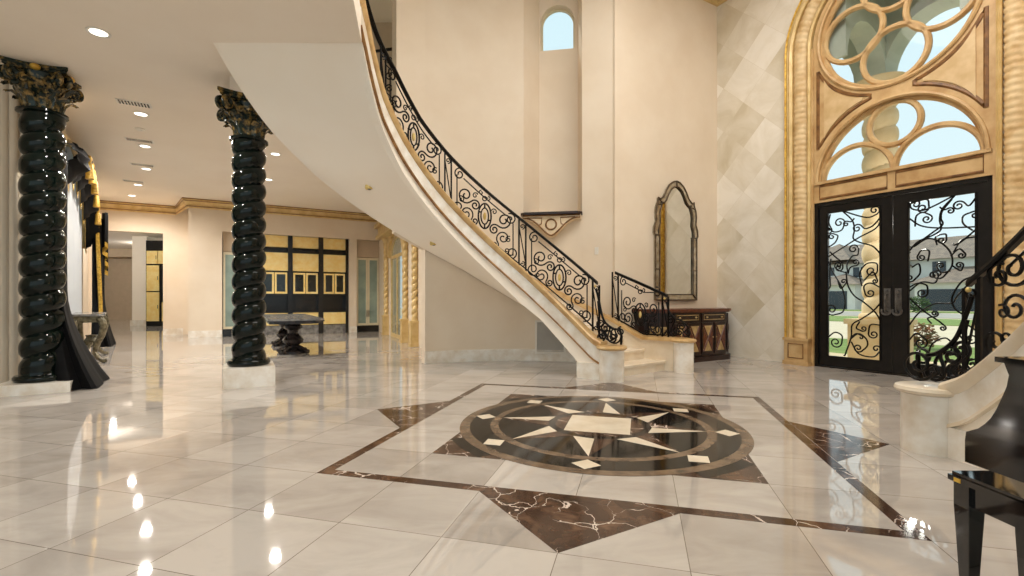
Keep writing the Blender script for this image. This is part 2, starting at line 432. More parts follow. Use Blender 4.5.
# baseboard under the stair and vent grille
bb = MB(); wallpatch(bb, 62, 118.6, 0, .23, RW - .03, RW + .01)
struct(bb, 'baseboard_stair', 'marble_white', 'pale marble baseboard along the curved wall under the stairs', 'baseboard')
vg = thing('vent_grille', 'grey slatted air return grille low on the wall under the stairs', 'grille', P0(80.5, RW - .04, .15))
f = MB(); a0, a1, z0, z1 = 76.0, 85.3, .14, .80
for p, q, y0, y1 in ((a0, a0 + .6, z0, z1), (a1 - .6, a1, z0, z1), (a0, a1, z0, z0 + .035), (a0, a1, z1 - .035, z1)):
    wallpatch(f, p, q, y0, y1, RW - .05, RW - .02, n=4)
f.build('frame', 'plastic_white', vg)
f = MB()
for z in frange(z0 + .05, z1 - .05, 20): wallpatch(f, a0 + .5, a1 - .5, z, z + .014, RW - .042, RW - .02, n=4)
wallpatch(f, a0 + .5, a1 - .5, z0 + .02, z1 - .02, RW - .022, RW - .004, n=4)
f.build('slats', 'grille_grey', vg)

# ------------------------------------------------------------------ staircase
CAP = [(50, .56), (56, .66), (62.5, .86), (88, 1.68), (106, 2.21), (128, 2.86), (150, 3.53), (164, 3.99), (177, 4.62), (185, 4.85)]
RAIL = [(54, 1.46), (88, 2.46), (124, 3.45), (138, 3.87), (152, 4.40), (164, 4.72), (180, 5.3)]
def sweepphi(mb, f, p0, p1, sect, n, smooth=True):
    rows = [[f(p, r, z) for r, z in sect(p)] for p in frange(p0, p1, n)]
    return mb.grid(rows, closed_u=True, caps=True, smooth=smooth)
TREAD = [(49.5, .175), (60.7, .525), (86, 1.42), (107, 2.16), (128, 2.84), (150, 3.52), (164, 4.02), (177, 4.54), (184, 4.72)]
def staircase(f, phi1, label, where, nsteps):
    st = thing('curved_staircase', label, 'staircase', f(47, RI + .9, 0), kind='thing')
    n = max(8, int((phi1 - 50) / 2))
    m = MB(); sweepphi(m, f, 51, phi1, lambda p: [(RI, max(0, interp(SI, p))), (RI + .10, max(0, interp(SI, p))), (RI + .10, interp(CAP, p) - .06), (RI, interp(CAP, p) - .06)], n)
    m.build('stringer', 'soffit_paint', st)
    m = MB(); sweepphi(m, f, 51, phi1, lambda p: [(RI - .025, interp(CAP, p) - .34), (RI + .01, interp(CAP, p) - .34), (RI + .01, interp(CAP, p) - .09), (RI - .025, interp(CAP, p) - .09)], n)
    m.build('stringer_panel', 'marble_white', st)
    m = MB(); sweepphi(m, f, 51, phi1, lambda p: [(RI - .03, interp(CAP, p) - .12), (RI - .065, interp(CAP, p) - .07), (RI - .07, interp(CAP, p) - .025), (RI - .05, interp(CAP, p)), (RI + .15, interp(CAP, p)), (RI + .15, interp(CAP, p) - .06), (RI + .0, interp(CAP, p) - .12)], n)
    m.build('stringer_cap', 'gold_cap' if f is P0 else 'marble_step', st)
    m = MB(); sweepphi(m, f, 51, phi1, lambda p: [(RI - .04, interp(CAP, p) - .365), (RI + .01, interp(CAP, p) - .37), (RI + .01, interp(CAP, p) - .335), (RI - .035, interp(CAP, p) - .335)], n)
    m.build('stringer_molding', 'gold_line' if f is P0 else 'marble_step', st)
    m = MB(); sweepphi(m, f, 58, phi1, lambda p: [(RI + .02, max(0.0, interp(SI, p))), (RO, max(0.0, interp(SO, p))), (RO, max(0.0, interp(SO, p)) + .09), (RI + .02, max(0.0, interp(SI, p)) + .09)], n)
    m.build('soffit', 'soffit_paint', st)
    m = MB(); sweepphi(m, f, 50, 63.5, lambda p: [(RI - .03, 0), (RI + .12, 0), (RI + .12, .24), (RI - .03, .24)], 8); m.build('stringer_base', 'marble_white', st)
    # closing board of the outer edge
    m = MB(); sweepphi(m, f, 60, phi1, lambda p: [(RO - .02, max(0.0, interp(SO, p))), (RO + .03, max(0.0, interp(SO, p))), (RO + .03, interp(CAP, p) + .02), (RO - .02, interp(CAP, p) + .02)], n)
    m.build('outer_stringer', 'soffit_paint', st)
    m = MB(); sweepphi(m, f, 62, phi1, lambda p: [(RO - .07, interp(CAP, p) - .07), (RO + .04, interp(CAP, p) - .07), (RO + .04, interp(CAP, p) + .03), (RO - .05, interp(CAP, p) + .03)], n)
    m.build('wall_skirting', 'wood_red' if False else 'gold_cap', st)
    # outer curb of the flared start
    def oc(p): return .57 if p < 52 else .57 + (p - 52) * .033
    m = MB(); sweepphi(m, f, 41, 63, lambda p: [(RO - .22, 0), (RO + .0, 0), (RO + .0, oc(p) - .05), (RO - .22, oc(p) - .05)], 12); m.build('curb', 'marble_step', st)
    m = MB(); sweepphi(m, f, 40, 63, lambda p: [(RO - .26, oc(p) - .06), (RO + .02, oc(p) - .06), (RO + .02, oc(p)), (RO - .26, oc(p))], 12); m.build('curb_cap', 'gold_cap', st)
    # steps
    for i in range(nsteps):
        m = MB(); a_ = 49.5 + 5.6 * i; z1 = interp(TREAD, a_); rows = []
        for k in range(9):
            u = k / 8; r = RI + .12 + (RO - RI - .33 if i < 3 else RO - RI - .14) * u
            sk = 4.5 * u * max(0, 1 - i / 6)
            a = a_ - sk; b = a + 6.0
            z0 = min(z1 - .055, max(0.0, max(interp(SO, b), interp(SI, b)) + .05)) if i > 2 else 0.0
            rows.append([f(a, r, z0), f(a, r, z1 - .05), f(a - .45, r, z1 - .045), f(a - .5, r, z1 - .01), f(a - .3, r, z1), f(b, r, z1), f(b, r, max(z0, z1 - .2))])
        m.grid(rows, closed_u=True, caps=True, smooth=False); m.build('step', 'marble_step', st)
    # newels
    for (ph, r, h, rad) in ((47, RI + .02, .53, .185), (40.2, RO - .12, .56, .165)):
        b = f(ph, r, 0)
        m = MB(); m.lathe([(rad, 0), (rad, h - .06)], b, 32); nw_ = m.build('newel_block', 'marble_white', st)
        m = MB(); m.lathe([(rad, h - .065), (rad + .035, h - .05), (rad + .045, h - .03), (rad + .035, h - .005), (rad + .02, h)], b, 32); m.build('newel_cap', 'gold_cap' if f is P0 else 'marble_step', nw_)
    return st
staircase(P0, 183, 'sweeping curved staircase rising from the two white newels by the mirror', '', 23)
staircase(P1, 90, 'second curved staircase starting at the round white newel beside the piano', '', 7)

# ------------------------------------------------------------------ wrought iron railings
def panel_strokes(half, h):
    """strokes (points, thickness, sheared) of one railing panel, x in [-half, half], y in [0, h]"""
    S = []; k = half / .6
    for sg in (-1, 1):
        X = lambda x: sg * x * k
        def mir(pts): return [(X(x), y) for x, y in pts]
        S.append((mir([(.475, .1), (.475, .62)]), .009, True))
        S.append((mir(spiral(.43, h - .13, .095, R(110), 1.4, -1)), .010, False))
        S.append((mir(spiral(.45, .13, .10, R(-110), 1.4, 1)), .010, False))
        S.append((mir(spiral(.37, .10, .05, R(-110), 1.2, 1)), .008, False))
        S.append((mir(scurve((.325, .49), .13, (.16, .34), .085, 1)), .011, False))
        S.append((mir(scurve((.31, .20), .115, (.17, .09), .065, -1)), .010, False))
        S.append((mir(spiral(.40, .30, .055, R(60), 1.2, 1)), .008, False))
        S.append((mir(spiral(.16, .56, .05, R(160), 1.2, -1)), .008, False))
    S.append(([(-.36 * k, h - .13), (.36 * k, h - .13)], .009, True))
    S.append((arc(0, .36, .105, 0, 360, 28, .20), .012, False))
    S.append((arc(0, .36, .062, 0, 360, 22, .13), .010, False))
    for sg in (-1, 1):
        S.append(([(sg * .062, .36), (sg * .105, .36)], .012, False))
        S.append(([(0, .36 + sg * .13), (0, .36 + sg * .2)], .012, False))
        S.append((spiral(sg * .055, h - .10, .04, R(90 if sg > 0 else 90), 1.1, -sg), .008, False))
    S.append((arc(0, h - .15, .035, 0, 360, 12), .009, False))
    return S
def railing(f, r, base, top, posts, label, end_phi, group=None, name='stair_railing', extra=None, volute=None):
    rl = thing(name, label, 'railing', f(posts[0], r, base(posts[0])))
    deg = lambda x: x / r * 180 / PI
    p0, p1 = min(posts), max(posts) if end_phi is None else end_phi
    n = max(6, int(abs(p1 - p0) / 2))
    m = MB(); sweepphi(m, f, p0 - .6, p1, lambda p: [(r - .034, top(p) - .012), (r - .028, top(p) + .018), (r, top(p) + .028), (r + .028, top(p) + .018), (r + .034, top(p) - .012), (r + .02, top(p) - .03), (r - .02, top(p) - .03)], n)
    m.build('handrail', 'iron', rl)
    m = MB(); sweepphi(m, f, p0, p1, lambda p: [(r - .012, base(p) + .035), (r + .012, base(p) + .035), (r + .012, base(p) + .06), (r - .012, base(p) + .06)], n)
    m.build('bottom_rail', 'iron', rl)
    for ph in posts:
        for dx in (-.055, .055):
            q = ph + deg(dx)
            if q < p0 - 2 or q > p1 + 2: continue
            m = MB(); a, b = f(q, r, base(q) - .02), f(q, r, top(q) - .01)
            m.tube([a, b], .017, 4)
            m.build('post', 'iron', rl)
        m = MB(); fr = lambda x, y, d=0: f(ph + deg(x), r, base(ph) + y)
        hh = top(ph) - base(ph)
        m.tube([(-.05, .1, 0), (.05, hh - .12, 0)], .009, 5, fr)
        for (cy, s0) in ((.08, 1), (hh - .1, -1)): m.tube([(x, y, 0) for x, y in spiral(0, cy, .045, R(90 * s0), 1.3, s0)], .009, 5, fr)
        m.build('post_scroll', 'iron', rl)
    P = sorted(posts)
    for a, b in zip(P, P[1:]):
        c = (a + b) / 2; half = (b - a) / 2 / 180 * PI * r - .03
        hgt = top(c) - base(c)
        m = MB()
        for pts, th, sh in panel_strokes(half, hgt):
            th *= 1.18
            ax = sum(p[0] for p in pts) / len(pts); zb = base(c + deg(ax))
            if sh: m.tube([(x, y, 0) for x, y in (pts if len(pts) > 2 else [(pts[0][0] + (pts[1][0] - pts[0][0]) * k / 8, pts[0][1] + (pts[1][1] - pts[0][1]) * k / 8) for k in range(9)])], th, 5, lambda x, y, d: f(c + deg(x), r, base(c + deg(x)) + y))
            else: m.tube([(x, y, 0) for x, y in pts], th, 5, lambda x, y, d: f(c + deg(x), r, zb + y))
        sc = m.build('scroll_panel', 'iron', rl)
        q = f(c, r, base(c) + .36)
        m = MB(); m.ellipsoid(q, .026, .026, .062); m.build('gold_boss', 'gold_pale', sc)
        sc.children[0]['label'] = 'gilded oval boss'
    if volute: 
        m = MB(); volute(m, f, r, base, top); m.build('end_volute', 'iron', rl)
        for ph in posts[:1]:
            m = MB(); m.ellipsoid(f(ph, r - .03, top(ph) - .07), .02, .02, .02, 10, 6); m.build('gold_rosette', 'gold_pale', rl)
    return rl
def volute(m, f, r, base, top):
    deg = lambda x: x / r * 180 / PI
    ph0 = 55.2; zb = .545
    fr = lambda x, y, d=0: f(ph0 - deg(x), r + (d or 0), zb + y)
    tz = top(ph0) - zb
    m.tube([(x, y, 0) for x, y in catmull([(.0, tz - .12), (.04, tz - .25), (.12, .38), (.24, .26), (.34, .22)])] , .018, 6, fr)
    m.tube([(x, y, 0) for x, y in stem([(.03, tz - .3), (.05, .42), (.03, .25), (.06, .12)], .07, 1, 1.2)], .013, 6, fr)
    m.tube([(x, y, 0) for x, y in scurve((.15, .24), .085, (.28, .10), .085, 1)], .014, 6, fr)
    m.tube([(x, y, 0) for x, y in scurve((.08, .10), .08, (.08, .30), .07, -1)], .013, 6, fr)
    m.tube([(x, y, .05) for x, y in spiral(.20, .14, .13, R(120), 1.6, -1)], .013, 6, fr)
    m.tube([(x, y, -.06) for x, y in spiral(.36, .15, .14, R(200), 1.6, 1)], .013, 6, fr)
    m.tube([fr(.40, 0, .04), fr(.42, .12, .03), fr(.40, .26, 0)], .018, 6)
    m.tube([(x, y, .04) for x, y in spiral(.40, .20, .07, R(90), 1.3, 1)], .012, 6, fr)
RB = lambda p: interp(RAIL, p) - .79
RT = lambda p: interp(RAIL, p)
railing(P0, RI + .06, RB, RT, [55.2, 89.5, 124.5, 159.5], 'long black wrought iron scroll railing sweeping up the tall curved staircase', 181, volute=volute)
RB2 = lambda p: interp(RAIL, p) - .84
RT2 = lambda p: interp(RAIL, p) - .12
railing(P1, RI + .06, RB2, RT2, [55.2, 89.5], 'black wrought iron scroll railing above the round newel by the piano', 90.5, volute=volute)
def vol2(m, f, r, base, top):
    deg = lambda x: x / r * 180 / PI
    fr = lambda x, y, d=0: f(45.2 - deg(x), r + (d or 0), .56 + y)
    for c1, r1, c2, r2, fl_ in (((.06, .3), .08, (.16, .12), .09, 1), ((.1, .09), .07, (.26, .2), .07, -1), ((.22, .1), .08, (.36, .1), .08, 1)):
        m.tube([(x, y, .03) for x, y in scurve(c1, r1, c2, r2, fl_)], .012, 6, fr)
    m.tube([(x, y, 0) for x, y in catmull([(0, .62), (.05, .45), (.16, .34), (.28, .3), (.4, .2)])], .016, 6, fr)
OB = lambda p: .57 + max(0, p - 52) * .033 - .02
OT = lambda p: 1.30 + (p - 45.5) * .0275
railing(P0, RO - .12, OB, OT, [45.5, 60.5], 'short black iron railing panel between the right white newel and the wall', None, volute=vol2)
# upper landing railing seen past the stair wall
ul = thing('landing_railing', 'small piece of black iron railing on the upper landing', 'railing', (-2.2, 8.9, 4.95))
fL = lambda x, z, d=0: (-2.16 - x, 8.95 + .25 * x, z)
m = MB(); m.box((0, 5.93, 0), (1.2, 5.97, .04), lambda x, z, d: fL(x, z) if d < .02 else tuple(Vector(fL(x, z)) + Vector((0, .04, 0)))); m.build('handrail', 'iron', ul)
for x in (0, .32, .64, .96):
    m = MB(); m.tube([fL(x, 4.65), fL(x, 5.95)], .02, 5); m.build('post', 'iron', ul)
m = MB()
for x in (.16, .48, .8):
    m.tube([fL(a, b) for a, b in scurve((x, 5.72), .09, (x, 5.45), .09, 1)], .012, 5); m.tube([fL(a, b) for a, b in scurve((x, 5.2), .09, (x, 4.95), .09, 1)], .012, 5)
m.build('scroll_panel', 'iron', ul)

# eyelet spots in the soffit
def soffit_pt(px, py):
    best = None
    for ph in frange(80, 178, 196):
        for r in frange(RI + .1, RO - .05, 60):
            u = (r - RI - .02) / (RO - RI - .02)
            x, y, z = P0(ph, r, interp(SI, ph) * (1 - u) + interp(SO, ph) * u)
            e = (512 + 476 * x / y - px) ** 2 + (298 - 476 * (z - H) / y - py) ** 2
            if best is None or e < best[0]: best = (e, (x, y, z))
    return best[1]
for (px, py, lb) in ((369, 187, 'small round eyelet spotlight set in the sloping underside of the stairs, upper one'), (433, 243, 'small eyelet spotlight in the stair underside near the wall edge')):
    x, y, z = soffit_pt(px, py)
    e = thing('eyelet_spotlight', lb, 'spotlight', (x, y, z), 'spotlights in the stair underside', absolute=False)
    m = MB(); m.lathe([(.055, .03), (.06, -.02), (.05, -.035), (.04, -.02)], (0, 0, 0), 20); m.build('ring', 'gold_pale', e)
    m = MB(); m.ellipsoid((.01, -.005, -.015), .036, .036, .03); m.build('lens', 'pewter', e)

# ------------------------------------------------------------------ foyer walls
mw = MB()
mw.prism([(0, 0), (2.965, 0), (2.965, TOP), (0, TOP)], MW, 0, -.2)
struct(mw, 'wall_center', 'plaster', 'cream wall with the tall mirror')
# door wall tiled with diamonds, arched opening
DC = 1.19; ZR = 5.8; RR = 1.66
op = [(-.46, -.0), (2.84, 0)] + arc(DC, ZR, RR - .01, 0, 180, 40)
dw = MB()
dwo = bpy.data.objects.new('x', None)
angw = math.atan2(-.866, .5)
def build_wall_local(mb_pts_holes, name, mat, label):
    outer, holes = mb_pts_holes
    m = MB(); m.prism(outer, lambda x, z, d: (x, d, z), 0, .25, holes)
    o = m.build(name, mat); o.location = D0; o.rotation_euler = (0, 0, angw)
    return tag(o, label, 'wall', None, 'structure')
arch = arc(DC, ZR, RR - .01, 180, 0, 40)
build_wall_local(([(-2.03, 0), (-.46, 0)] + arch + [(2.84, 0), (4.6, 0), (4.6, TOP), (-2.03, TOP)], []), 'wall_right', 'wall_marble', 'marble tiled wall with diamond pattern around the entrance')
bpy.data.objects.remove(dwo)
# upper cornice in the corner
m = MB()
prof = [(0, 0), (.05, 0), (.07, .06), (.12, .10), (.14, .17), (.20, .2), (.2, .26), (0, .26)]
zc = TOP - .26
for q in (0,):
    rows = []
    for fr in (lambda a, z: MW(3.1, zc + z, a), lambda a, z: tuple(Vector(MW(a, zc + z, a))), lambda a, z: DW(4.4, zc + z, -a)):
        rows.append([fr(a, z) for a, z in prof])
    m.grid(rows, closed_u=True, caps=True, smooth=False)
struct(m, 'trim_1', 'gold_paint', 'gilded cornice at the top of the tall foyer walls', 'cornice')
# back shell mirrored walls, rear
m = MB(); m.prism([(0, 0), (3.0, 0), (3.0, TOP), (0, TOP)], lambda s, z, d: mirror(MW(s, z, d)), 0, -.2)
wallpatch(m, 61.4, 110, 0, TOP, f=P1)
struct(m, 'wall_front', 'plaster', 'cream wall beyond the second staircase')

# ------------------------------------------------------------------ entrance surround
sr = thing('trim_2', 'tall gold stone arched surround around the entrance doors', 'surround', DW(DC, 0), kind='structure')
# flat stone field with openings
lun = [(DC - 1.12, 3.33), (DC + 1.12, 3.33)] + arc(DC, 3.33, 1.12, 0, 180, 36)[1:-1]
rnd = arc(DC, ZR, 1.09, 0, 360, 56)[:-1]
field = [(-.02, 0), (.0, 0), (.0, 2.965), (2.38, 2.965), (2.38, 0), (2.4, 0)] + arc(DC, ZR, 1.21, 0, 180, 40)
m = MB(); m.prism([(-.02, 2.965), (2.40, 2.965)] + arc(DC, ZR, 1.21, 0, 180, 40), DW, .0, .22, [lun, rnd]); m.build('stone_field', 'stone_gold', sr)
m = MB()
for sg in (-1, 1):
    x0 = DC + sg * 1.19
    m.box((min(x0, x0 + sg * .04), 0, -.02), (max(x0, x0 + sg * .04), ZR, .24), lambda a, z, b: DW(a, z, b))
m.build('jamb', 'stone_gold', sr)
def arch_sweep(mb, r0, prof, z0=0.0, n=48, smooth=True):
    fr = []
    for z in frange(z0, ZR, 2): fr.append((lambda z: (lambda a, b: DW(DC - (r0 + a), z, b)))(z))
    for t in frange(180, 0, n)[1:-1]:
        c, s = cs(t); fr.append((lambda c, s: (lambda a, b: DW(DC + (r0 + a) * c, ZR + (r0 + a) * s, b)))(c, s))
    for z in frange(ZR, z0, 2): fr.append((lambda z: (lambda a, b: DW(DC + (r0 + a), z, b)))(z))
    return mb.sweep(fr, prof, smooth=smooth)
m = MB(); arch_sweep(m, 1.23, [(0, .05), (0, -.05), (.03, -.075), (.06, -.05), (.06, .05)], .45); m.build('inner_bead', 'gold_paint', sr)
m = MB(); arch_sweep(m, 1.56, [(-.02, .05), (-.02, -.08), (.02, -.11), (.045, -.07), (.07, -.10), (.095, -.06), (.095, .05)], .45); m.build('outer_bead', 'gold_paint', sr)
m = MB(); arch_sweep(m, 1.645, [(0, .05), (0, -.09), (.02, -.11), (.04, -.09), (.04, .05)], .0); m.build('gold_fillet', 'gold_bright', sr)
# twisted rope between the beads
m = MB(); rows = []; path = []
rc = 1.425
for z in frange(.5, ZR, 210): path.append((DC - rc, z, 1, 0))
for t in frange(180, 0, 190)[1:-1]:
    c, s = cs(t); path.append((DC + rc * c, ZR + rc * s, -c, s))
for z in frange(ZR, .5, 210): path.append((DC + rc, z, -1, 0))
L = 0; prev = None
for (a, z, ux, uz) in path:
    if prev: L += math.hypot(a - prev[0], z - prev[1])
    prev = (a, z); row = []
    if 0 <= 0:
        cxx, czz = a - DC, z - ZR
        nx, nz = (cxx / rc, czz / rc) if z > ZR else ((-1, 0) if a < DC else (1, 0))
    for k in range(11):
        th = PI * k / 10
        ph = (L / .10 + th / PI * .5) % 1
        rr = .135 * (1 + .13 * abs(math.sin(PI * ph)) - .09)
        row.append(DW(a + nx * rr * math.cos(th), z + nz * rr * math.cos(th), -rr * math.sin(th) * .85 + .03))
    rows.append(row)
m.grid(rows, smooth=True); m.build('rope_molding', 'stone_rope', sr)
for sg in (-1, 1):
    m = MB(); xa, xb = DC + sg * 1.21, DC + sg * 1.68
    lo_, hi_x = min(xa, xb), max(xa, xb)
    m.box((lo_, 0, -.16), (hi_x, .07, .1), lambda a, z, b: DW(a, z, b)); m.box((lo_ + .02, .07, -.14), (hi_x - .02, .45, .1), lambda a, z, b: DW(a, z, b)); m.box((lo_, .45, -.16), (hi_x, .5, .1), lambda a, z, b: DW(a, z, b))
    pb = m.build('pedestal', 'stone_gold', sr)
    m = MB(); m.tube([DW(x, z, -.145) for x, z in ((lo_ + .1, .13), (hi_x - .1, .13), (hi_x - .1, .39), (lo_ + .1, .39))], .012, 4, closed=True); m.build('panel_molding', 'stone_gold_dark', pb)
# spandrel panels and transom panels: sunk panel with dark moulding
def panel_outline(mb, pts, r=.016, d=-.004): mb.tube([DW(a, z, d) for a, z in pts], r, 6, closed=True)
def spandrel(sg):
    x1 = 1.12; A = []
    # between round window (r 1.09 at 5.8) and lunette (r 1.12 at 3.33), the side edge x1
    up, lo_ = [], []
    ro, rl = 1.21, 1.27
    def zu(x): return ZR - math.sqrt(max(0, ro * ro - x * x))
    def zl(x): return 3.33 + math.sqrt(max(0, rl * rl - x * x))
    xs = [x for x in frange(.3, x1, 24) if zu(x) - zl(x) > .02]
    return [(DC + sg * x, zu(x)) for x in xs] + [(DC + sg * x, zl(x)) for x in xs[::-1]]
for sg in (-1, 1):
    pts = spandrel(sg)
    m = MB(); panel_outline(m, pts, .036, .014); m.build('spandrel_molding', 'stone_gold_dark', sr)
    gx = sum(p[0] for p in pts) / len(pts); gz_ = sum(p[1] for p in pts) / len(pts)
    m = MB(); m.prism([(gx + (x - gx) * .74, gz_ + (z - gz_) * .74) for x, z in pts], DW, -.018, .005); m.build('spandrel_panel', 'stone_gold_light', sr)
    m = MB(); x0, x1 = (DC - 1.09, DC - .06) if sg < 0 else (DC + .06, DC + 1.09)
    panel_outline(m, [(x0, 3.03), (x1, 3.03), (x1, 3.26), (x0, 3.26)], .026, .008); m.build('transom_molding', 'stone_gold_dark', sr)
m = MB()
m.tube([DW(DC + 1.14 * c, 3.33 + 1.14 * s, -.01) for c, s in [cs(t) for t in frange(0, 180, 40)]], .03, 6)
m.tube([DW(DC + 1.11 * c, ZR + 1.11 * s, -.01) for c, s in [cs(t) for t in frange(0, 360, 60)[:-1]]], .03, 6, closed=True)
m.box((DC - 1.18, 3.29, -.03), (DC + 1.18, 3.34, .0), lambda a, z, b: DW(a, z, b))
m.build('opening_molding', 'stone_gold', sr)
# windows
def tracery(mb, strokes):
    for pts, closed in strokes:
        fr = []
        P = pts
        rows = []
        n = len(P)
        for i, (a, z) in enumerate(P):
            p0 = P[i - 1] if (i or closed) else P[i]; p1 = P[(i + 1) % n] if (i < n - 1 or closed) else P[i]
            tx, tz = p1[0] - p0[0], p1[1] - p0[1]; l_ = math.hypot(tx, tz) or 1; nx, nz = -tz / l_, tx / l_
            rows.append([DW(a + nx * q, z + nz * q, b) for q, b in ((-.038, .14), (-.045, .08), (-.02, .045), (.02, .045), (.045, .08), (.038, .14))])
        mb.grid(rows, closed_u=True, closed_v=closed, smooth=True, caps=not closed)
w1 = thing('window_1', 'half round fanlight window with looping tracery above the entrance doors', 'window', DW(DC, 3.33, .1), kind='structure')
m = MB(); tracery(m, [(arc(DC, 4.08, .35, 0, 360, 32)[:-1], True), (arc(DC - .545, 3.33, .535, 0, 180, 26), False), (arc(DC + .545, 3.33, .535, 0, 180, 26), False), (arc(DC, 3.33, 1.10, 0, 180, 40), False)])
m.build('tracery', 'stone_gold', w1)
m = MB(); m.prism(lun, DW, .1, .108); m.build('pane', 'glass', w1)
w2 = thing('window_2', 'large round window with four ring tracery high above the doors', 'window', DW(DC, ZR - 1.0, .1), kind='structure')
m = MB(); tracery(m, [(arc(DC + dx, ZR + dz, .445, 0, 360, 36)[:-1], True) for dx, dz in ((-.6, 0), (.6, 0), (0, -.6), (0, .6))] + [(arc(DC, ZR, 1.07, 0, 360, 56)[:-1], True)])
m.build('tracery', 'stone_gold', w2)
m = MB(); m.prism(rnd, DW, .1, .108); m.build('pane', 'glass', w2)

# ------------------------------------------------------------------ entrance doors
dr = thing('door_1', 'black double entrance doors with glass and wrought iron scrollwork', 'door', DW(DC, 0), kind='structure')
box = lambda m, lo, hi: m.box(lo, hi, lambda a, z, b: DW(a, z, b))
m = MB(); box(m, (0, 0, .02), (.06, 2.96, .2)); box(m, (2.32, 0, .02), (2.38, 2.96, .2)); box(m, (0, 2.9, .02), (2.38, 2.96, .2)); box(m, (0, 0, .02), (2.38, .02, .2)); m.build('door_frame', 'door_black', dr)
def leaf(x0, x1, gx0, gx1, gz0, gz1, strokes, hx):
    m = MB()
    m.prism([(x0, .025), (x1, .025), (x1, 2.895), (x0, 2.895)], DW, .05, .11, [[(gx0, gz0), (gx1, gz0), (gx1, gz1), (gx0, gz1)]])
    lf = m.build('door_leaf', 'door_black', dr)
    m = MB(); m.tube([DW(a, z, .05) for a, z in ((gx0, gz0), (gx1, gz0), (gx1, gz1), (gx0, gz1))], .018, 4, closed=True)
    gw_, gh = gx1 - gx0, gz1 - gz0
    for pts in strokes:
        m.tube([DW(min(gx1, max(gx0, gx0 + x * gw_)), min(gz1, max(gz0, gz1 - y * gw_)), .065) for x, y in pts], .0125, 5)
    m.build('scrollwork', 'iron', lf)
    m = MB(); m.prism([(gx0, gz0), (gx1, gz0), (gx1, gz1), (gx0, gz1)], DW, .085, .092); m.build('glass_pane', 'glass', lf)
    m = MB(); box(m, (hx - .045, .98, .035), (hx + .045, 1.40, .052)); 
    m.tube([DW(hx, 1.30, .04), DW(hx, 1.28, -.02), DW(hx, 1.15, -.04), DW(hx, 1.04, -.02), DW(hx, 1.02, .04)], .016, 6)
    m.tube([DW(hx + .06 * c, 1.03 + .06 * s, .0) for c, s in [cs(t) for t in frange(150, 390, 14)]], .016, 6)
    m.lathe([(.001, 0), (.02, .0), (.02, .03), (.001, .035)], DW(hx, 1.345, .02), 10)
    m.build('door_handle', 'pewter', lf)
# strokes: x 0..1 across the glass, y down in glass-width units (glass is about 3.1 high)
LS = [stem([(.0, .30), (.12, .42), (.27, .40), (.33, .28)], .11, -1, 1.3), stem([(.05, .02), (.02, .2), (.08, .36)], .07, 1, 1),
      stem([(.0, .75), (.14, .66), (.20, .52), (.12, .46)], .07, -1, 1.2), stem([(.3, .0), (.48, .22), (.52, .42), (.50, .60), (.62, .70), (.85, .80), (1., .98)], .02, 1, .5),
      stem([(.52, .18), (.46, .24), (.38, .22)], .06, -1, 1.2), stem([(.32, .0), (.6, .14), (.78, .2), (.92, .16)], .10, -1, 1.4),
      stem([(1., .22), (.86, .38), (.72, .42), (.64, .34)], .09, -1, 1.3), stem([(.02, .95), (.3, .78), (.6, .6), (.9, .45), (1., .3)], .02, -1, .4),
      stem([(.04, .85), (.16, .98), (.28, 1.1), (.3, 1.2)], .08, 1, 1.3), stem([(.4, 1.35), (.38, 1.15), (.48, .98), (.58, .96), (.60, .84)], .10, -1, 1.4),
      stem([(.4, 1.35), (.44, 1.22), (.56, 1.18)], .07, -1, 1.3), stem([(.35, 1.32), (.24, 1.28), (.16, 1.22)], .08, 1, 1.3),
      stem([(.0, 1.02), (.1, 1.3), (.26, 1.6), (.34, 1.9), (.3, 2.16), (.12, 2.24)], .13, 1, 1.5), stem([(.06, 1.0), (.04, 1.3), (.05, 1.6)], .09, 1, 1.3),
      stem([(.36, 1.3), (.4, 1.6), (.52, 1.82), (.7, 1.96), (.9, 2.16), (1., 2.35)], .02, 1, .4), stem([(.2, 1.5), (.26, 1.66), (.36, 1.55)], .06, -1, 1.2),
      stem([(.66, 1.62), (.62, 1.35), (.74, 1.16), (.92, 1.16), (.94, 1.3)], .11, 1, 1.3), stem([(1., 1.66), (.82, 1.56), (.70, 1.62), (.72, 1.78)], .09, -1, 1.3),
      stem([(.7, 1.5), (.86, 1.34), (.94, 1.5)], .05, 1, 1.2), stem([(1., 1.96), (.86, 2.14), (.66, 2.3), (.48, 2.44), (.46, 2.7), (.34, 3.1)], .02, 1, .3),
      stem([(.62, 2.36), (.56, 2.5), (.66, 2.56)], .06, -1, 1.2), stem([(.0, 2.74), (.14, 2.62), (.28, 2.68), (.28, 2.84)], .12, 1, 1.4),
      stem([(.44, 2.75), (.6, 2.62), (.74, 2.72), (.76, 2.86), (.66, 2.98)], .09, 1, 1.4), stem([(.46, 2.7), (.56, 2.62), (.66, 2.66)], .04, 1, .8),
      stem([(1., 2.42), (.82, 2.42), (.78, 2.6)], .09, -1, 1.4), stem([(.46, 2.8), (.6, 3.04), (.86, 3.08), (.98, 2.96)], .08, -1, 1.2)]
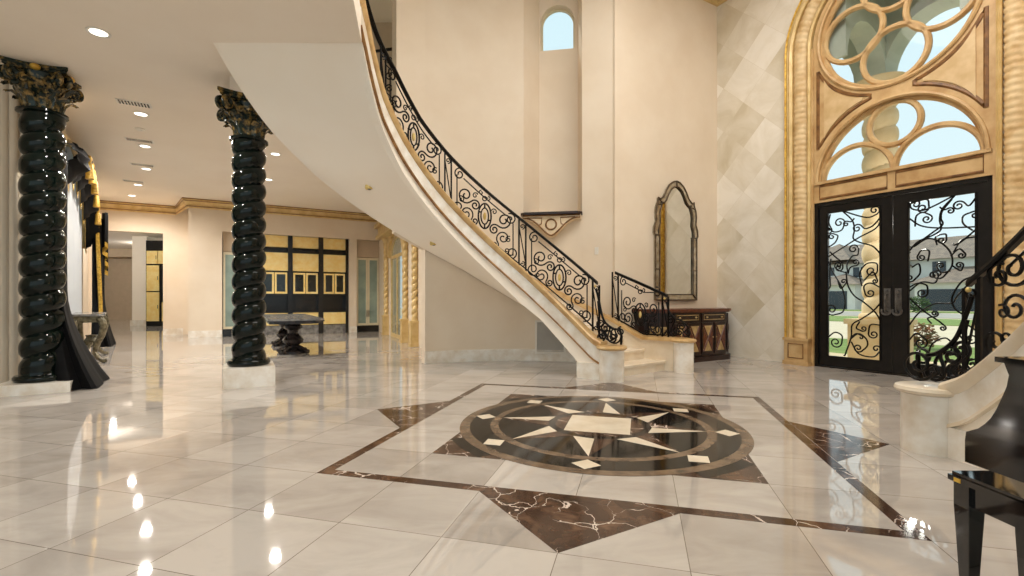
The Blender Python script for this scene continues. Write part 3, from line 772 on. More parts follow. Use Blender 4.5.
RS = [[(1 - x, y) for x, y in s] for s in LS[3:6]] + [stem([(.0, .05), (.28, .0), (.32, .14)], .10, 1, 1.4), stem([(.1, .5), (.12, .3), (.22, .24), (.33, .3)], .09, 1, 1.4),
      stem([(0., .32), (.2, .5), (.5, .58), (1., .62)], .02, 1, .3), stem([(.66, .06), (.52, .26), (.5, .4), (.52, .52), (.36, .66), (.05, .9)], .02, 1, .3),
      stem([(1., .08), (.9, .22), (.82, .14)], .09, -1, 1.4), stem([(.95, .68), (.82, .54), (.82, .4), (.95, .34)], .07, 1, 1.3), stem([(1., .66), (.8, .86), (.7, .92)], .02, 1, .5),
      stem([(.08, .9), (.3, .76), (.5, .86), (.64, 1.06), (.66, 1.3), (.54, 1.5)], .10, 1, 1.3), stem([(.44, .9), (.42, .74), (.56, .7), (.58, .8)], .07, 1, 1.3),
      stem([(.68, 1.05), (.8, .84), (1., .8)], .02, 1, .3), stem([(.64, 1.12), (.76, 1.0), (.84, 1.08)], .06, 1, 1.3), stem([(.3, 1.2), (.32, 1.0), (.2, .98), (.14, 1.08)], .07, -1, 1.4),
      stem([(.05, 1.3), (.16, 1.24), (.18, 1.42), (.08, 1.56)], .08, 1, 1.3), stem([(.66, 1.3), (.78, 1.4), (.82, 1.32)], .06, -1, 1.3), stem([(.64, 1.4), (.5, 1.42), (.44, 1.32)], .06, 1, 1.3),
      stem([(0., 1.78), (.2, 1.6), (.4, 1.62), (.46, 1.5)], .08, -1, 1.2), stem([(0., 1.7), (.14, 1.62), (.28, 1.66), (.3, 1.8)], .09, 1, 1.4),
      stem([(1., 1.5), (.8, 1.6), (.66, 1.9), (.7, 2.1), (.8, 2.2)], .06, -1, 1.2), stem([(0., 1.9), (.24, 2.16), (.46, 2.34), (.56, 2.44)], .05, 1, 1.2),
      stem([(0., 2.46), (.16, 2.2), (.4, 2.02), (.66, 2.0), (.74, 1.86), (1., 1.5)], .02, 1, .3), stem([(.36, 2.4), (.3, 2.3), (.42, 2.26)], .06, -1, 1.4),
      stem([(0., 2.75), (.12, 2.6), (.26, 2.7)], .11, 1, 1.4), stem([(.3, 3.1), (.36, 2.8), (.56, 2.66), (.7, 2.8)], .12, 1, 1.4), stem([(1., 2.5), (.86, 2.4), (.76, 2.56), (.84, 2.7)], .1, -1, 1.3),
      stem([(1., 3.0), (.84, 3.06), (.72, 2.98)], .09, 1, 1.3)]
leaf(.065, 1.187, .205, 1.017, .21, 2.76, LS, 1.115)
leaf(1.193, 2.315, 1.394, 2.19, .21, 2.76, RS, 1.265)

# ------------------------------------------------------------------ twisted columns
def twist(mb, c, r, z0, z1, pitch, depth=.31, seg=40, per=14, sense=1, starts=1):
    n = int((z1 - z0) / pitch * per); rows = []
    for i in range(n + 1):
        z = z0 + (z1 - z0) * i / n; row = []
        fade = min(1, (z - z0) / (pitch * .4), (z1 - z) / (pitch * .4))
        for k in range(seg):
            th = 2 * PI * k / seg
            fz = (z / pitch - sense * starts * th / (2 * PI)) % 1
            g = math.sqrt(max(0.0, 1 - ((2 * fz - 1) ** 2) * .97))
            rr = r * (1 - depth * (1 - g) * max(0, fade))
            row.append((c[0] + rr * math.cos(th), c[1] + rr * math.sin(th), c[2] + z))
        rows.append(row)
    return mb.grid(rows, closed_u=True, caps=True)
def corinthian(parent, c, r, z0, z1, rot, mat, half):
    h = z1 - z0
    m = MB(); m.lathe([(r * .86, 0), (r * .98, .02 * h), (r * 1.0, .05 * h), (r * .84, .09 * h), (r * .82, .4 * h), (r * .95, .7 * h), (r * 1.12, .86 * h), (r * 1.0, .88 * h)], (c[0], c[1], c[2] + z0), 28)
    # leaves
    def leaf_(th, zb, hl, w, out):
        pr = [(.0, 0, .8), (.02, .3, 1), (.05, .6, 1.05), (.12, .85, .9), (.21, .98, .66), (.27, .94, .42), (.29, .85, .12)]
        rows = []
        for (o, zz, ww) in pr:
            row = []
            for k in range(-2, 3):
                da = k / 2 * w * ww
                jag = (.035 if k in (-2, 2) else (.0 if k == 0 else -.008)) * (1 if zz < .97 else 0)
                rr = r * .86 + o * out * r * 3.2 + (.015 if k == 0 else 0) - abs(k) * .006
                a = th + da
                row.append((c[0] + rr * math.cos(a), c[1] + rr * math.sin(a), c[2] + z0 + zb + hl * zz - jag * hl))
            rows.append(row)
        m.grid(rows)
    for k in range(8): leaf_(rot + k * PI / 4 + PI / 8, .06 * h, .34 * h, .33, .8)
    for k in range(8): leaf_(rot + k * PI / 4, .10 * h, .56 * h, .34, 1.0)
    cap = m.build('capital', mat, parent)
    # volutes
    m = MB()
    for k in range(4):
        a = rot + PI / 4 + k * PI / 2
        ca, sa = math.cos(a), math.sin(a)
        rd = half * 1.18
        for t in (-.055, .055):
            q = lambda x, y, d=0: (c[0] + ca * x - sa * t, c[1] + sa * x + ca * t, c[2] + z0 + y)
            pts = catmull([(r * .9, .45 * h), (r * 1.05, .66 * h), (rd - .04, .80 * h)]) + spiral(rd - .03, .69 * h, .11 * h + .02, R(100), 1.6, -1)
            m.tube([(x, y, 0) for x, y in pts], .028, 6, q)
    for k in range(4):
        a = rot + k * PI / 2
        for sg in (-1, 1):
            for (dx, zz, rr) in ((.11, .66, .055), (.19, .55, .04)):
                ca, sa = math.cos(a), math.sin(a); rd = r * 1.12
                q = lambda x, y, d=0: (c[0] + ca * rd - sa * x, c[1] + sa * rd + ca * x, c[2] + z0 + y)
                m.tube([(x, y, 0) for x, y in spiral(sg * dx, zz * h, rr, R(90), 1.5, -sg)], .018, 5, q)
    m.build('volutes', mat, cap)
    # abacus: concave square
    def ab(s0, za, zb):
        out = []
        for k in range(4):
            a = rot + k * PI / 2
            for u in frange(-1, 1, 10):
                rr = s0 * (.80 + .2 * u * u); x = rr; y = s0 * u * .96
                out.append((c[0] + math.cos(a) * x - math.sin(a) * y, c[1] + math.sin(a) * x + math.cos(a) * y))
        m.prism(out, lambda x, y, z: (x, y, c[2] + z), za, zb)
    m = MB(); ab(half * .93, z1 - .13 * h, z1 - .07 * h); ab(half, z1 - .07 * h, z1); m.build('abacus', mat, cap)
    for k in range(4):
        a = rot + k * PI / 2; q = (c[0] + math.cos(a) * half * .84, c[1] + math.sin(a) * half * .84, c[2] + z1 - .08 * h)
        m = MB(); m.ellipsoid(q, .055, .055, .042); fo = m.build('flower', 'gold_bright', cap); 
def big_column(x, y, r, zp, label, half, side, zt=CE - .005):
    t = thing('twisted_column', label, 'column', (x, y, 0), 'dark green twisted columns', 'thing')
    m = MB(); s2 = side / 2
    m.box((-s2, -s2, 0), (s2, s2, zp), lambda a, b, z: tuple(Vector((x, y, z)) + N * a + W * b)); m.build('plinth', 'marble_white', t)
    m = MB(); m.lathe([(r * 1.16, zp), (r * 1.24, zp + .025), (r * 1.24, zp + .055), (r * 1.16, zp + .08), (r * .98, zp + .085)], (x, y, 0), 36); m.build('base_ring', 'green_marble', t)
    hc = .58
    if zt < CE - .05:
        m = MB(); m.box((-.24, -.24, zt), (.24, .24, CE), lambda a, b, z: tuple(Vector((x, y, z)) + N * a + W * b)); m.build('impost', 'ceiling_paint', t)
    m = MB(); twist(m, (x, y, 0), r, zp + .08, zt - hc + .01, (zt - hc - zp - .08) / 13.0, starts=1); m.build('shaft', 'green_marble', t)
    m = MB(); m.lathe([(r * .95, zt - hc - .03), (r * 1.12, zt - hc - .01), (r * 1.12, zt - hc + .02), (r * .9, zt - hc + .03)], (x, y, 0), 32); m.build('neck_ring', 'green_marble', t)
    corinthian(t, (x, y, 0), r * .95, zt - hc, zt, R(30), 'capital_bronze', half)
    return t
big_column(-6.33, 6.42, .235, .14, 'dark green twisted column at the far left beside the black curtain', .33, .72)
big_column(-3.80, 6.88, .222, .28, 'dark green twisted column on a white block, partly behind the stair', .38, .64, 4.08)

# ------------------------------------------------------------------ floor medallion
md = thing('floor_medallion', 'inlaid marble compass star medallion framed by a dark border in the floor', 'floor inlay', (Mc.x, Mc.y, 0))
U = Vector((math.cos(R(-15)), math.sin(R(-15)), 0)); Vv = Vector((-U.y, U.x, 0))
def FM(x, y, z=0.0):
    p = Mc + U * x + Vv * y; return (p.x, p.y, z)
def flat(name, mat, polys, z, parent=md):
    m = MB()
    for p in polys:
        holes = p[1] if isinstance(p, tuple) else []; o = p[0] if isinstance(p, tuple) else p
        m.prism(o, FM, z - .0012, z, holes)
    return m.build(name, mat, parent)
sq = lambda h: [(-h, -h), (h, -h), (h, h), (-h, h)]
disc = lambda r: [(r * math.cos(R(a)), r * math.sin(R(a))) for a in frange(0, 360, 96)[:-1]]
ring = lambda a, b: (disc(b), [disc(a)])
flat('border_band', 'emperador', [(sq(3 * T), [sq(3 * T - .085)])], .0012)
for k in range(4):
    c, s = cs(90 * k)
    tri = [(-T, -3 * T - .005), (T, -3 * T - .005), (0, -4 * T)]
    flat('corner_triangle', 'emperador', [[(x * c - y * s, x * s + y * c) for x, y in tri]], .0012)
flat('corner_square', 'emperador', [sq(2 * T)], .0012)
# black ring clipped to the square, seen outside the brown ring in the corners
for k in range(4):
    m = MB(); c, s = cs(90 * k); pts = []
    a_in = math.degrees(math.acos(2 * T / 1.47))
    for a in frange(a_in, 90 - a_in, 12): pts.append((1.47 * math.cos(R(a)), 1.47 * math.sin(R(a))))
    for a in frange(90 - a_in, a_in, 12): pts.append((1.30 * math.cos(R(a)), 1.30 * math.sin(R(a))))
    m.prism([(x * c - y * s, x * s + y * c) for x, y in pts], FM, .0008, .0018)
    m.build('corner_band', 'inlay_black', md)
flat('outer_ring', 'ring_marble', [disc(1.36)], .0024)
flat('black_disc', 'inlay_black', [disc(1.265)], .003)
flat('inner_ring', 'ring_marble', [ring(.985, 1.065)], .0036)
flat('star_field', 'inlay_black', [disc(.5)], .0036)
for k in range(8):
    a = 45 * k
    pol = lambda r, d: (r * math.cos(R(a + d)), r * math.sin(R(a + d)))
    flat('star_point', 'inlay_cream', [[pol(.50, -22.5), pol(.50, 0), pol(.985, 0)]], .0040)
    flat('star_point_brown', 'emperador', [[pol(.50, 0), pol(.50, 22.5), pol(.985, 0)]], .0040)  # brown marble half of each star point
    c0 = pol(1.165, 0); c, s = cs(a)
    flat('diamond', 'inlay_cream', [[(c0[0] + x * c - y * s, c0[1] + x * s + y * c) for x, y in ((-.105, 0), (0, -.11), (.105, 0), (0, .11))]], .0042)
flat('center_ring', 'emperador', [disc(.425)], .0044)
flat('center_square', 'inlay_cream', [sq(.302)], .005)

# ------------------------------------------------------------------ wall mirror
mr = thing('wall_mirror', 'tall arched mirror in a silvered frame hanging above the dark cabinet', 'mirror', MW(1.335, 1.2))
half_prof = [(.61, 0), (.61, 1.28), (.645, 1.34), (.635, 1.46), (.585, 1.58), (.60, 1.75), (.585, 1.86), (.53, 1.98), (.53, 2.05), (.46, 2.03), (.37, 2.10), (.29, 2.24), (.20, 2.35), (.09, 2.42), (0, 2.44)]
def outl(ins, zoff=0):
    out = []
    for x, z in half_prof:
        k = (.61 - ins) / .61
        zz = ins + z * (2.44 - 2 * ins) / 2.44
        out.append((x * k, zz))
    return [(1.335 - x, 1.2 + z) for x, z in out] + [(1.335 + x, 1.2 + z) for x, z in out[::-1][1:]]
m = MB(); m.prism(outl(0), MW, .005, .05, [outl(.12)]); m.build('frame', 'silver_frame', mr)
m = MB()
for ins in (0.005, .115): m.tube([MW(s, z, .05) for s, z in outl(ins)], .018, 6, closed=True)
for x, z in ((.61, .62), (-.61, .62), (.61, 1.30), (-.61, 1.30), (.56, 1.92), (-.56, 1.92), (.5, 2.03), (-.5, 2.03), (.0, 2.43), (.6, .02), (-.6, .02)):
    k = .80; m.tube([MW(1.335 - x, 1.2 + z, .055), MW(1.335 - x * k, 1.2 + (z if z < 2 else z - .1) + (.1 if z < .1 else 0), .055)], .016, 6)
m.build('frame_edging', 'frame_dark', mr)
m = MB(); m.prism(outl(.118), MW, .012, .03); m.build('mirror_glass', 'mirror_glass', mr)

# ------------------------------------------------------------------ dark cabinet
cb = thing('console_cabinet', 'dark carved wooden sideboard with crossed gold door panels below the mirror', 'cabinet', MW(1.3, 0))
S0, S1 = .06, 2.50
def plan(e=0):   # front outline in (s, b)
    pts = [(S0 - e, .02)]
    pts += [(S0 - e + .0, .12)]
    for t in frange(0, 1, 8): pts.append((S0 - e + .45 * t, .12 + (.48 + e) * math.sin(t * PI / 2)))
    for t in frange(1, 0, 8): pts.append((S1 + e - .45 * t, .12 + (.48 + e) * math.sin(t * PI / 2)))
    pts += [(S1 + e, .02)]
    return pts
MWs = lambda s, b, z: MW(s, z, b)
m = MB(); m.prism(plan(-.03), MWs, .10, .98); m.build('body', 'wood_dark', cb)
m = MB(); m.prism(plan(.03), MWs, 0, .10); m.build('plinth', 'wood_dark', cb)
m = MB(); m.prism(plan(.04), MWs, .985, 1.03); m.prism(plan(.02), MWs, .96, .985); m.build('top', 'wood_red', cb)
dx = (S1 - S0 - .9) / 4
for k in range(4):
    s0 = S0 + .45 + dx * k; fr = lambda s, z, b: MW(s, z, .57 + b)
    m = MB(); m.box((s0 + .02, .14, 0), (s0 + dx - .02, .76, .03), fr); dd = m.build('door', 'wood_dark', cb)
    m = MB(); x0, x1, z0, z1 = s0 + .06, s0 + dx - .06, .2, .70; xm = (x0 + x1) / 2; zm = (z0 + z1) / 2
    m.box((x0, z0, .028), (x1, z1, .034), fr); m.build('gold_panel', 'inlay_gold', dd)
    m = MB()
    for pts in (((x0, z0), (xm, zm), (x0, z1)), ((x1, z0), (xm, zm), (x1, z1)), ((x0, z0), (x1, z1)), ((x1, z0), (x0, z1))):
        m.tube([(s, z, .04) for s, z in pts], .014, 5, fr)
    for tri in (((x0, z0 + .05), (xm - .03, zm), (x0, z1 - .05)), ((x1, z0 + .05), (xm + .03, zm), (x1, z1 - .05))):
        m.prism(list(tri), lambda s, z, b: fr(s, z, b), .034, .042)
    m.build('lattice', 'wood_red', dd)
    m = MB(); m.ellipsoid(fr(s0 + (.05 if k % 2 else dx - .05), .47, .045), .014, .014, .014, 8, 6); m.build('knob', 'inlay_gold', dd)
for k in range(2):
    s0 = S0 + .45 + 2 * dx * k; fr = lambda s, z, b: MW(s, z, .57 + b)
    m = MB(); m.box((s0 + .02, .79, 0), (s0 + 2 * dx - .02, .94, .03), fr); dd = m.build('drawer', 'wood_dark', cb)
    m = MB(); m.tube([(s, z, .032) for s, z in ((s0 + .08, .82), (s0 + 2 * dx - .08, .82), (s0 + 2 * dx - .08, .91), (s0 + .08, .91))], .008, 5, fr, closed=True)
    m.ellipsoid(fr(s0 + .16, .865, .04), .025, .025, .018); m.ellipsoid(fr(s0 + 2 * dx - .16, .865, .04), .025, .025, .018); m.build('drawer_pull', 'inlay_gold', dd)
for sg, sx in ((1, S0), (-1, S1)):
    pt = lambda t: (sx + sg * (.03 + .42 * t), .125 + .445 * math.sin(t * PI / 2))
    def cf(t, z, b): s, bb = pt(t); return MW(s - sg * b * .5, z, bb + b)
    m = MB(); rows = [[cf(t, .2, .01), cf(t, .7, .01)] for t in frange(.2, .8, 6)]; m.grid(rows); sp = m.build('side_panel', 'inlay_gold', cb)
    m = MB()
    for (a, z0), (b, z1) in (((.2, .2), (.8, .7)), ((.8, .2), (.2, .7))):
        m.tube([cf(a + (b - a) * u, z0 + (z1 - z0) * u, .02) for u in frange(0, 1, 8)], .016, 5)
    for t in (.14, .2, .8, .86): m.tube([cf(t, .14, .012), cf(t, .94, .012)], .018, 5)
    m.build('side_lattice', 'wood_dark', sp)

# ------------------------------------------------------------------ piano and bench
pn = thing('grand_piano', 'black lacquered grand piano at the right edge of the frame', 'piano', (2.5, .9, 0))
prof = [(1.0, .999), (1.80, .999), (1.782, .954), (1.79, .91), (1.803, .876), (1.829, .813), (1.85, .775), (1.872, .748), (1.90, .722), (1.925, .709), (1.95, .695), (1.955, .66), (1.955, .571), (1.0, .571)]
for x0, nm in ((1.86, 0), (3.14, 1)):
    m = MB(); m.prism(prof, lambda y, z, x: (x, y, z), x0, x0 + .10); m.build('cheek', 'piano_black', pn)
m = MB(); m.prism([(1.865, 1.0), (3.235, 1.0), (3.235, .5), (3.1, .15), (2.85, -.15), (2.65, -.5), (2.4, -.85), (2.1, -.92), (1.865, -.8)], lambda x, y, z: (x, y, z), .6, .99); m.build('rim', 'piano_black', pn)
m = MB(); m.prism([(1.84, 1.815), (3.26, 1.815), (3.26, .5), (3.12, .12), (2.87, -.18), (2.66, -.53), (2.4, -.88), (2.08, -.95), (1.84, -.82)], lambda x, y, z: (x, y, z), 1.0, 1.02); m.build('lid', 'piano_black', pn)
m = MB(); m.box((1.96, 1.0, .575), (3.14, 1.93, .64)); m.build('key_bed', 'piano_black', pn)
m = MB(); m.box((1.96, 1.0, .64), (3.14, 1.76, .99)); m.build('fallboard', 'piano_black', pn)
for k in range(52):
    if k in (0,): m = MB()
    x0 = 1.975 + k * .0221; m.box((x0, 1.77, .64), (x0 + .0208, 1.91, .665))
kk = m.build('white_keys', 'ivory', pn)
m = MB()
for k in range(51):
    if k % 7 in (0, 1, 3, 4, 5):
        x0 = 1.975 + k * .0221 + .0155; m.box((x0, 1.77, .664), (x0 + .012, 1.86, .677))
m.build('black_keys', 'lacquer_black', pn)
for x, y in ((1.97, 1.2), (3.1, 1.2), (2.3, -.6)):
    m = MB(); m.lathe([(.05, 0), (.07, .04), (.05, .1), (.06, .3), (.085, .5), (.085, .6)], (x, y, 0), 12); m.build('leg', 'piano_black', pn)
bn = thing('piano_bench', 'black lacquered bench with tapered legs tucked under the piano keyboard', 'bench', (2.3, 1.89, 0))
m = MB(); m.box((1.885, 1.715, .462), (2.75, 2.06, .485)); m.box((1.895, 1.725, .485), (2.74, 2.05, .50)); m.build('seat', 'piano_black', bn)
m = MB(); m.box((1.915, 1.745, .37), (2.72, 2.03, .462)); m.build('apron', 'piano_black', bn)
for x, y in ((1.935, 2.015), (1.935, 1.765), (2.70, 2.015), (2.70, 1.765)):
    m = MB(); rows = []
    for z, w_ in ((.46, .034), (.36, .034), (0, .02)): rows.append([(x - w_, y - w_, z), (x + w_, y - w_, z), (x + w_, y + w_, z), (x - w_, y + w_, z)])
    m.grid(rows, closed_u=True, caps=True, smooth=False); m.build('leg', 'piano_black', bn)
m = MB(); m.box((1.883, 2.0, .463), (1.8855, 2.03, .48)); m.build('brass_plate', 'gold_bright', bn)

# ------------------------------------------------------------------ left room: back wall
def BW(s, z, b=0.0):   # right segment, s rightwards, b away from camera
    p = Vector((-10, 14.7, 0)) + N * s + W * b; return (p.x, p.y, z)
def BL(s, z, b=0.0):   # left segment, s leftwards
    p = Vector((-11.3, 16.0, 0)) - N * s + W * b; return (p.x, p.y, z)
m = MB(); m.prism([(0, 0), (.895, 0), (.895, 3.37), (4.80, 3.37), (4.80, 0), (5.06, 0), (5.06, 3.37), (5.90, 3.37), (5.90, 0), (6.1, 0), (6.1, CE), (0, CE)], BW, 0, .6)
struct(m, 'wall_back', 'plaster', 'cream back wall with the bar cabinet recesses')
m = MB(); m.prism([(-.45, 0), (.35, 0), (.35, 3.39), (2.035, 3.39), (2.035, 0), (2.6, 0), (2.6, CE), (-.45, CE)], BL, 0, .3)
m.add([BL(-.45, 0), BW(0, 0), BW(0, CE), BL(-.45, CE)], [(0, 1, 2, 3)])
struct(m, 'wall_far', 'plaster', 'cream wall with the tall doorway to the kitchen')
cp = [(0, 0), (.03, 0), (.05, .03), (.06, .10), (.13, .15), (.16, .19), (.22, .21), (.22, .27), (0, .27)]
m = MB(); rows = []
zc = CE - .27
for fr in (lambda a, z: BL(2.5, zc + z, -a), lambda a, z: BL(.0 - .0 + a * 0, zc + z, -a), lambda a, z: BW(-a * .6, zc + z, -a), lambda a, z: BW(6.0, zc + z, -a)):
    rows.append([fr(a, z) for a, z in cp])
m.grid(rows, closed_u=True, caps=True, smooth=False)
t3 = struct(m, 'trim_3', 'gold_paint', 'gilded crown molding along the back wall ceiling', 'crown molding')
for a_, z_, th_ in ((.055, .05, .016), (.19, .2, .018), (.225, .255, .014)):
    m = MB(); m.tube([BL(2.5, zc + z_, -a_ - .01), BL(0, zc + z_, -a_ - .01), BW(-a_ * .6, zc + z_, -a_ - .01), BW(6.0, zc + z_, -a_ - .01)], th_, 6); m.build('bead_line', 'gold_line', t3)
m = MB(); m.prism([(0, 0), (.895, 0), (.895, .22), (0, .22)], BW, -.03, .0); m.prism([(4.8, 0), (5.06, 0), (5.06, .22), (4.8, .22)], BW, -.03, 0); m.prism([(-.2, 0), (.35, 0), (.35, .22), (-.2, .22)], BL, -.03, 0)
struct(m, 'baseboard_back', 'marble_white', 'pale marble baseboard of the back wall', 'baseboard')
# rooms beyond the doorway
def kit(x, y, z): return (x, y, z)
m = MB(); m.prism([(-31, 0), (-14, 0), (-14, 4.2), (-31, 4.2)], lambda x, z, d: (x, 27.5 + d, z), 0, .2)
m.box((-31, 26.6, 3.55), (-14, 27.5, 4.2))
struct(m, 'wall_kitchen', 'beige_wall', 'beige wall at the far end of the kitchen', 'wall')
m = MB(); m.prism([(-31, 15.2), (-14.0, 15.2), (-11.0, 16.9), (-8, 20), (-8, 28), (-31, 28)], kit, 4.0, 4.2)
struct(m, 'ceiling_kitchen', 'ceiling_paint', 'kitchen ceiling seen through the doorway', 'ceiling')
pl = tag(MB().box((-17.0, 21.3, 0), (-16.35, 21.95, 4.0)).build('square_pillar', 'soffit_paint'), 'white square pillar seen through the doorway', 'pillar', None, 'thing')
m = MB(); m.box((-17.05, 21.25, 0), (-16.3, 22.0, .25)); m.build('pillar_base', 'marble_white', pl)
kc = thing('pantry_cabinet', 'tall yellow wood pantry cabinet seen through the doorway', 'cabinet', (-15.5, 21.2, 0))
m = MB(); m.box((-16.15, 21.0, 0), (-14.3, 21.6, 3.78)); m.build('body', 'lacquer_black', kc)
for (x0, x1, z0, z1) in ((-16.10, -15.62, 2.75, 3.32), (-15.59, -15.1, 2.75, 3.32), (-16.10, -15.55, 1.55, 2.68), (-16.10, -15.55, .22, 1.50), (-15.42, -14.9, .22, 1.05)):
    m = MB(); m.box((x0, 20.96, z0), (x1, 21.0, z1)); d_ = m.build('door', 'wood_yellow', kc)
    m = MB(); m.box((x1 - .06, 20.94, (z0 + z1) / 2 - .08), (x1 - .045, 20.965, (z0 + z1) / 2 + .08)); m.build('handle', 'pewter', d_)
# bar cabinet
br = thing('bar_cabinet', 'black and yellow wood wall unit with glass doors behind the dark table', 'cabinet', BW(3.3, 0, .3))
bx = lambda m, lo, hi: m.box(lo, hi, lambda s, z, b: BW(s, z, b))
m = MB(); bx(m, (.9, .0, .45), (4.80, 3.37, .5)); m.build('back_panel', 'lacquer_black', br)
for s0, s1 in ((1.83, 1.98), (2.81, 2.955), (3.785, 3.94), (4.70, 4.79)):
    m = MB(); bx(m, (s0, .0, .12), (s1, 3.37, .45)); m.build('divider', 'lacquer_black', br)
for s0, s1 in ((1.98, 2.81), (2.955, 3.785), (3.94, 4.70)):
    m = MB(); bx(m, (s0, 2.98, .2), (s1, 3.36, .45)); m.build('top_panel', 'wood_yellow', br)
    m = MB(); bx(m, (s0, 2.17, .16), (s1, 2.78, .45)); m.build('upper_cupboard', 'wood_yellow', br)
    mid = (s0 + s1) / 2
    for a, b in ((s0 + .02, mid - .01), (mid + .01, s1 - .02)):
        m = MB(); m.prism([(a, 1.39), (b, 1.39), (b, 2.11), (a, 2.11)], BW, .16, .2, [[(a + .06, 1.46), (b - .06, 1.46), (b - .06, 2.05), (a + .06, 2.05)]]); dd = m.build('glass_door', 'wood_yellow', br)
        m = MB(); bx(m, (a + .05, 1.45, .175), (b - .05, 2.06, .18)); m.build('pane', 'dark_glass', dd)
    m = MB(); bx(m, (s0, 1.33, .16), (s1, 1.38, .45)); m.build('shelf', 'lacquer_black', br)
    m = MB(); bx(m, (s0, .74, .1), (s1, .80, .45)); m.build('counter', 'lacquer_black', br)
    m = MB(); bx(m, (s0 + .01, .32, .12), (s1 - .01, .74, .45)); m.build('drawer', 'wood_yellow', br)
    m = MB(); bx(m, (s0, 0, .16), (s1, .30, .45)); m.build('kick_panel', 'table_stone', br)
def tall_glass(s0, s1, label):
    t = thing('glass_cabinet', label, 'cabinet', BW((s0 + s1) / 2, 0, .3), 'tall glass door cabinets')
    m = MB(); bx(m, (s0, 0, .5), (s1, 3.37, .55)); m.build('back_panel', 'beige_wall', t)
    m = MB(); bx(m, (s0, 0, .16), (s1, .22, .5)); m.build('plinth', 'lacquer_black', t)
    mid = (s0 + s1) / 2
    for a, b in ((s0 + .01, mid - .005), (mid + .005, s1 - .01)):
        m = MB(); m.prism([(a, .24), (b, .24), (b, 2.72), (a, 2.72)], BW, .12, .16, [[(a + .06, .32), (b - .06, .32), (b - .06, 2.64), (a + .06, 2.64)]]); d_ = m.build('door', 'cream_frame', t)
        m = MB(); bx(m, (a + .05, .3, .135), (b - .05, 2.66, .145)); m.build('pane', 'green_glass', d_)
        m = MB(); m.tube([BW(b - .03 if a < mid - .1 else a + .03, .55, .1), BW(b - .03 if a < mid - .1 else a + .03, .8, .1)], .012, 6); m.build('handle', 'pewter', d_)
    m = MB(); bx(m, (s0, 2.74, .14), (s1, 3.37, .5)); m.build('top_box', 'beige_wall', t)
tall_glass(5.07, 5.89, 'tall frosted glass cabinet in the recess right of the bar unit')
tall_glass(.91, 1.82, 'tall frosted glass cabinet left of the bar unit, half behind the column')
# carved table
tb = thing('pedestal_table', 'long dark carved table on two urn pedestals in front of the bar unit', 'table', (-5.45, 11.63, 0))
TC = Vector((-5.45, 11.63, 0))
def TT(a, b, z): p = TC + N * a + W * b; return (p.x, p.y, z)
hw_, hl_ = .55, 1.85
out = [(-hw_, -hl_ + .1), (-hw_ + .1, -hl_), (hw_ - .1, -hl_), (hw_, -hl_ + .1), (hw_, hl_ - .1), (hw_ - .1, hl_), (-hw_ + .1, hl_), (-hw_, hl_ - .1)]
m = MB(); m.prism(out, TT, .76, .80); m.build('table_top', 'table_stone', tb)
m = MB(); m.prism([(x * .95, y * .98) for x, y in out], TT, .69, .76); m.prism([(x * 1.01, y * 1.005) for x, y in out], TT, .735, .762); m.build('apron', 'table_black', tb)
for sb in (-1, 1):
    c = TT(0, sb * 1.03, 0)
    m = MB(); m.lathe([(.10, .69), (.19, .62), (.2, .57), (.12, .52), (.10, .45), (.17, .38), (.225, .31), (.2, .24), (.11, .18), (.10, .14), (.2, .12)], c, 24); ur = m.build('pedestal', 'table_black', tb)
    m = MB()
    for k in range(4):
        a = PI / 6 + k * PI / 2 + PI / 4
        m.tube([(c[0] + math.cos(a) * r_, c[1] + math.sin(a) * r_, z) for r_, z in ((.05, .13), (.16, .14), (.25, .10), (.33, .055), (.40, .05))], .05, 8)
    m.lathe([(.3, 0), (.3, .05), (.22, .08), (.18, .12)], c, 24); m.build('claw_feet', 'table_black', ur)

# ------------------------------------------------------------------ gilded french door wall
G0 = Vector((-2.41, 12.2, 0)); GD = Vector((-.414, .910, 0)); GN = Vector((.910, .414, 0))
def GW(t, z, b=0.0):
    p = G0 + GD * t + GN * b; return (p.x, p.y, z)
m = MB()
fo_ = [(1.75, 0), (1.75, 2.55)] + arc(2.77, 2.55, 1.02, 180, 0, 20, .65)[1:-1] + [(3.79, 2.55), (3.79, 0)]
m.prism([(-2.5, 0)] + fo_ + [(6.2, 0), (6.2, CE), (-2.5, CE)], GW, 0, .3)
struct(m, 'wall_garden', 'plaster', 'cream wall with the gilded garden door')
fd = thing('door_2', 'gilded arched glass garden door between twisted gold columns', 'door', GW(2.77, 0), kind='structure')
m = MB()
inn = [(1.87, .12), (1.87, 2.5), (2.72, 2.5), (2.72, .12)]; inn2 = [(2.82, .12), (2.82, 2.5), (3.67, 2.5), (3.67, .12)]
tp = [(1.87, 2.6)] + arc(2.77, 2.6, .9, 180, 0, 18, .5) + [(3.67, 2.6)]
m.prism([(1.76, 0)] + [(x, z) for x, z in fo_[1:-1]] + [(3.78, 0)], GW, -.01, .03, [inn, inn2, tp]); m.build('door_frame', 'gold_paint', fd)
m = MB(); m.prism(inn, GW, .005, .01); m.prism(inn2, GW, .005, .01); m.prism(tp, GW, .005, .01); m.build('glass_pane', 'glass', fd)
m = MB(); m.prism([(1.4, 2.7), (1.5, 3.3), (4.05, 3.3), (4.15, 2.7)] + arc(2.77, 2.55, 1.08, 0, 180, 20, .72), GW, -.08, 0); m.box((.6, 3.25, -.35), (4.75, 3.36, 0), lambda t, z, b: GW(t, z, b)); m.box((.65, 3.36, -.28), (4.7, 3.62, 0), lambda t, z, b: GW(t, z, b)); m.box((.55, 3.62, -.4), (4.8, 3.74, 0), lambda t, z, b: GW(t, z, b)); m.build('entablature', 'gold_paint', fd)
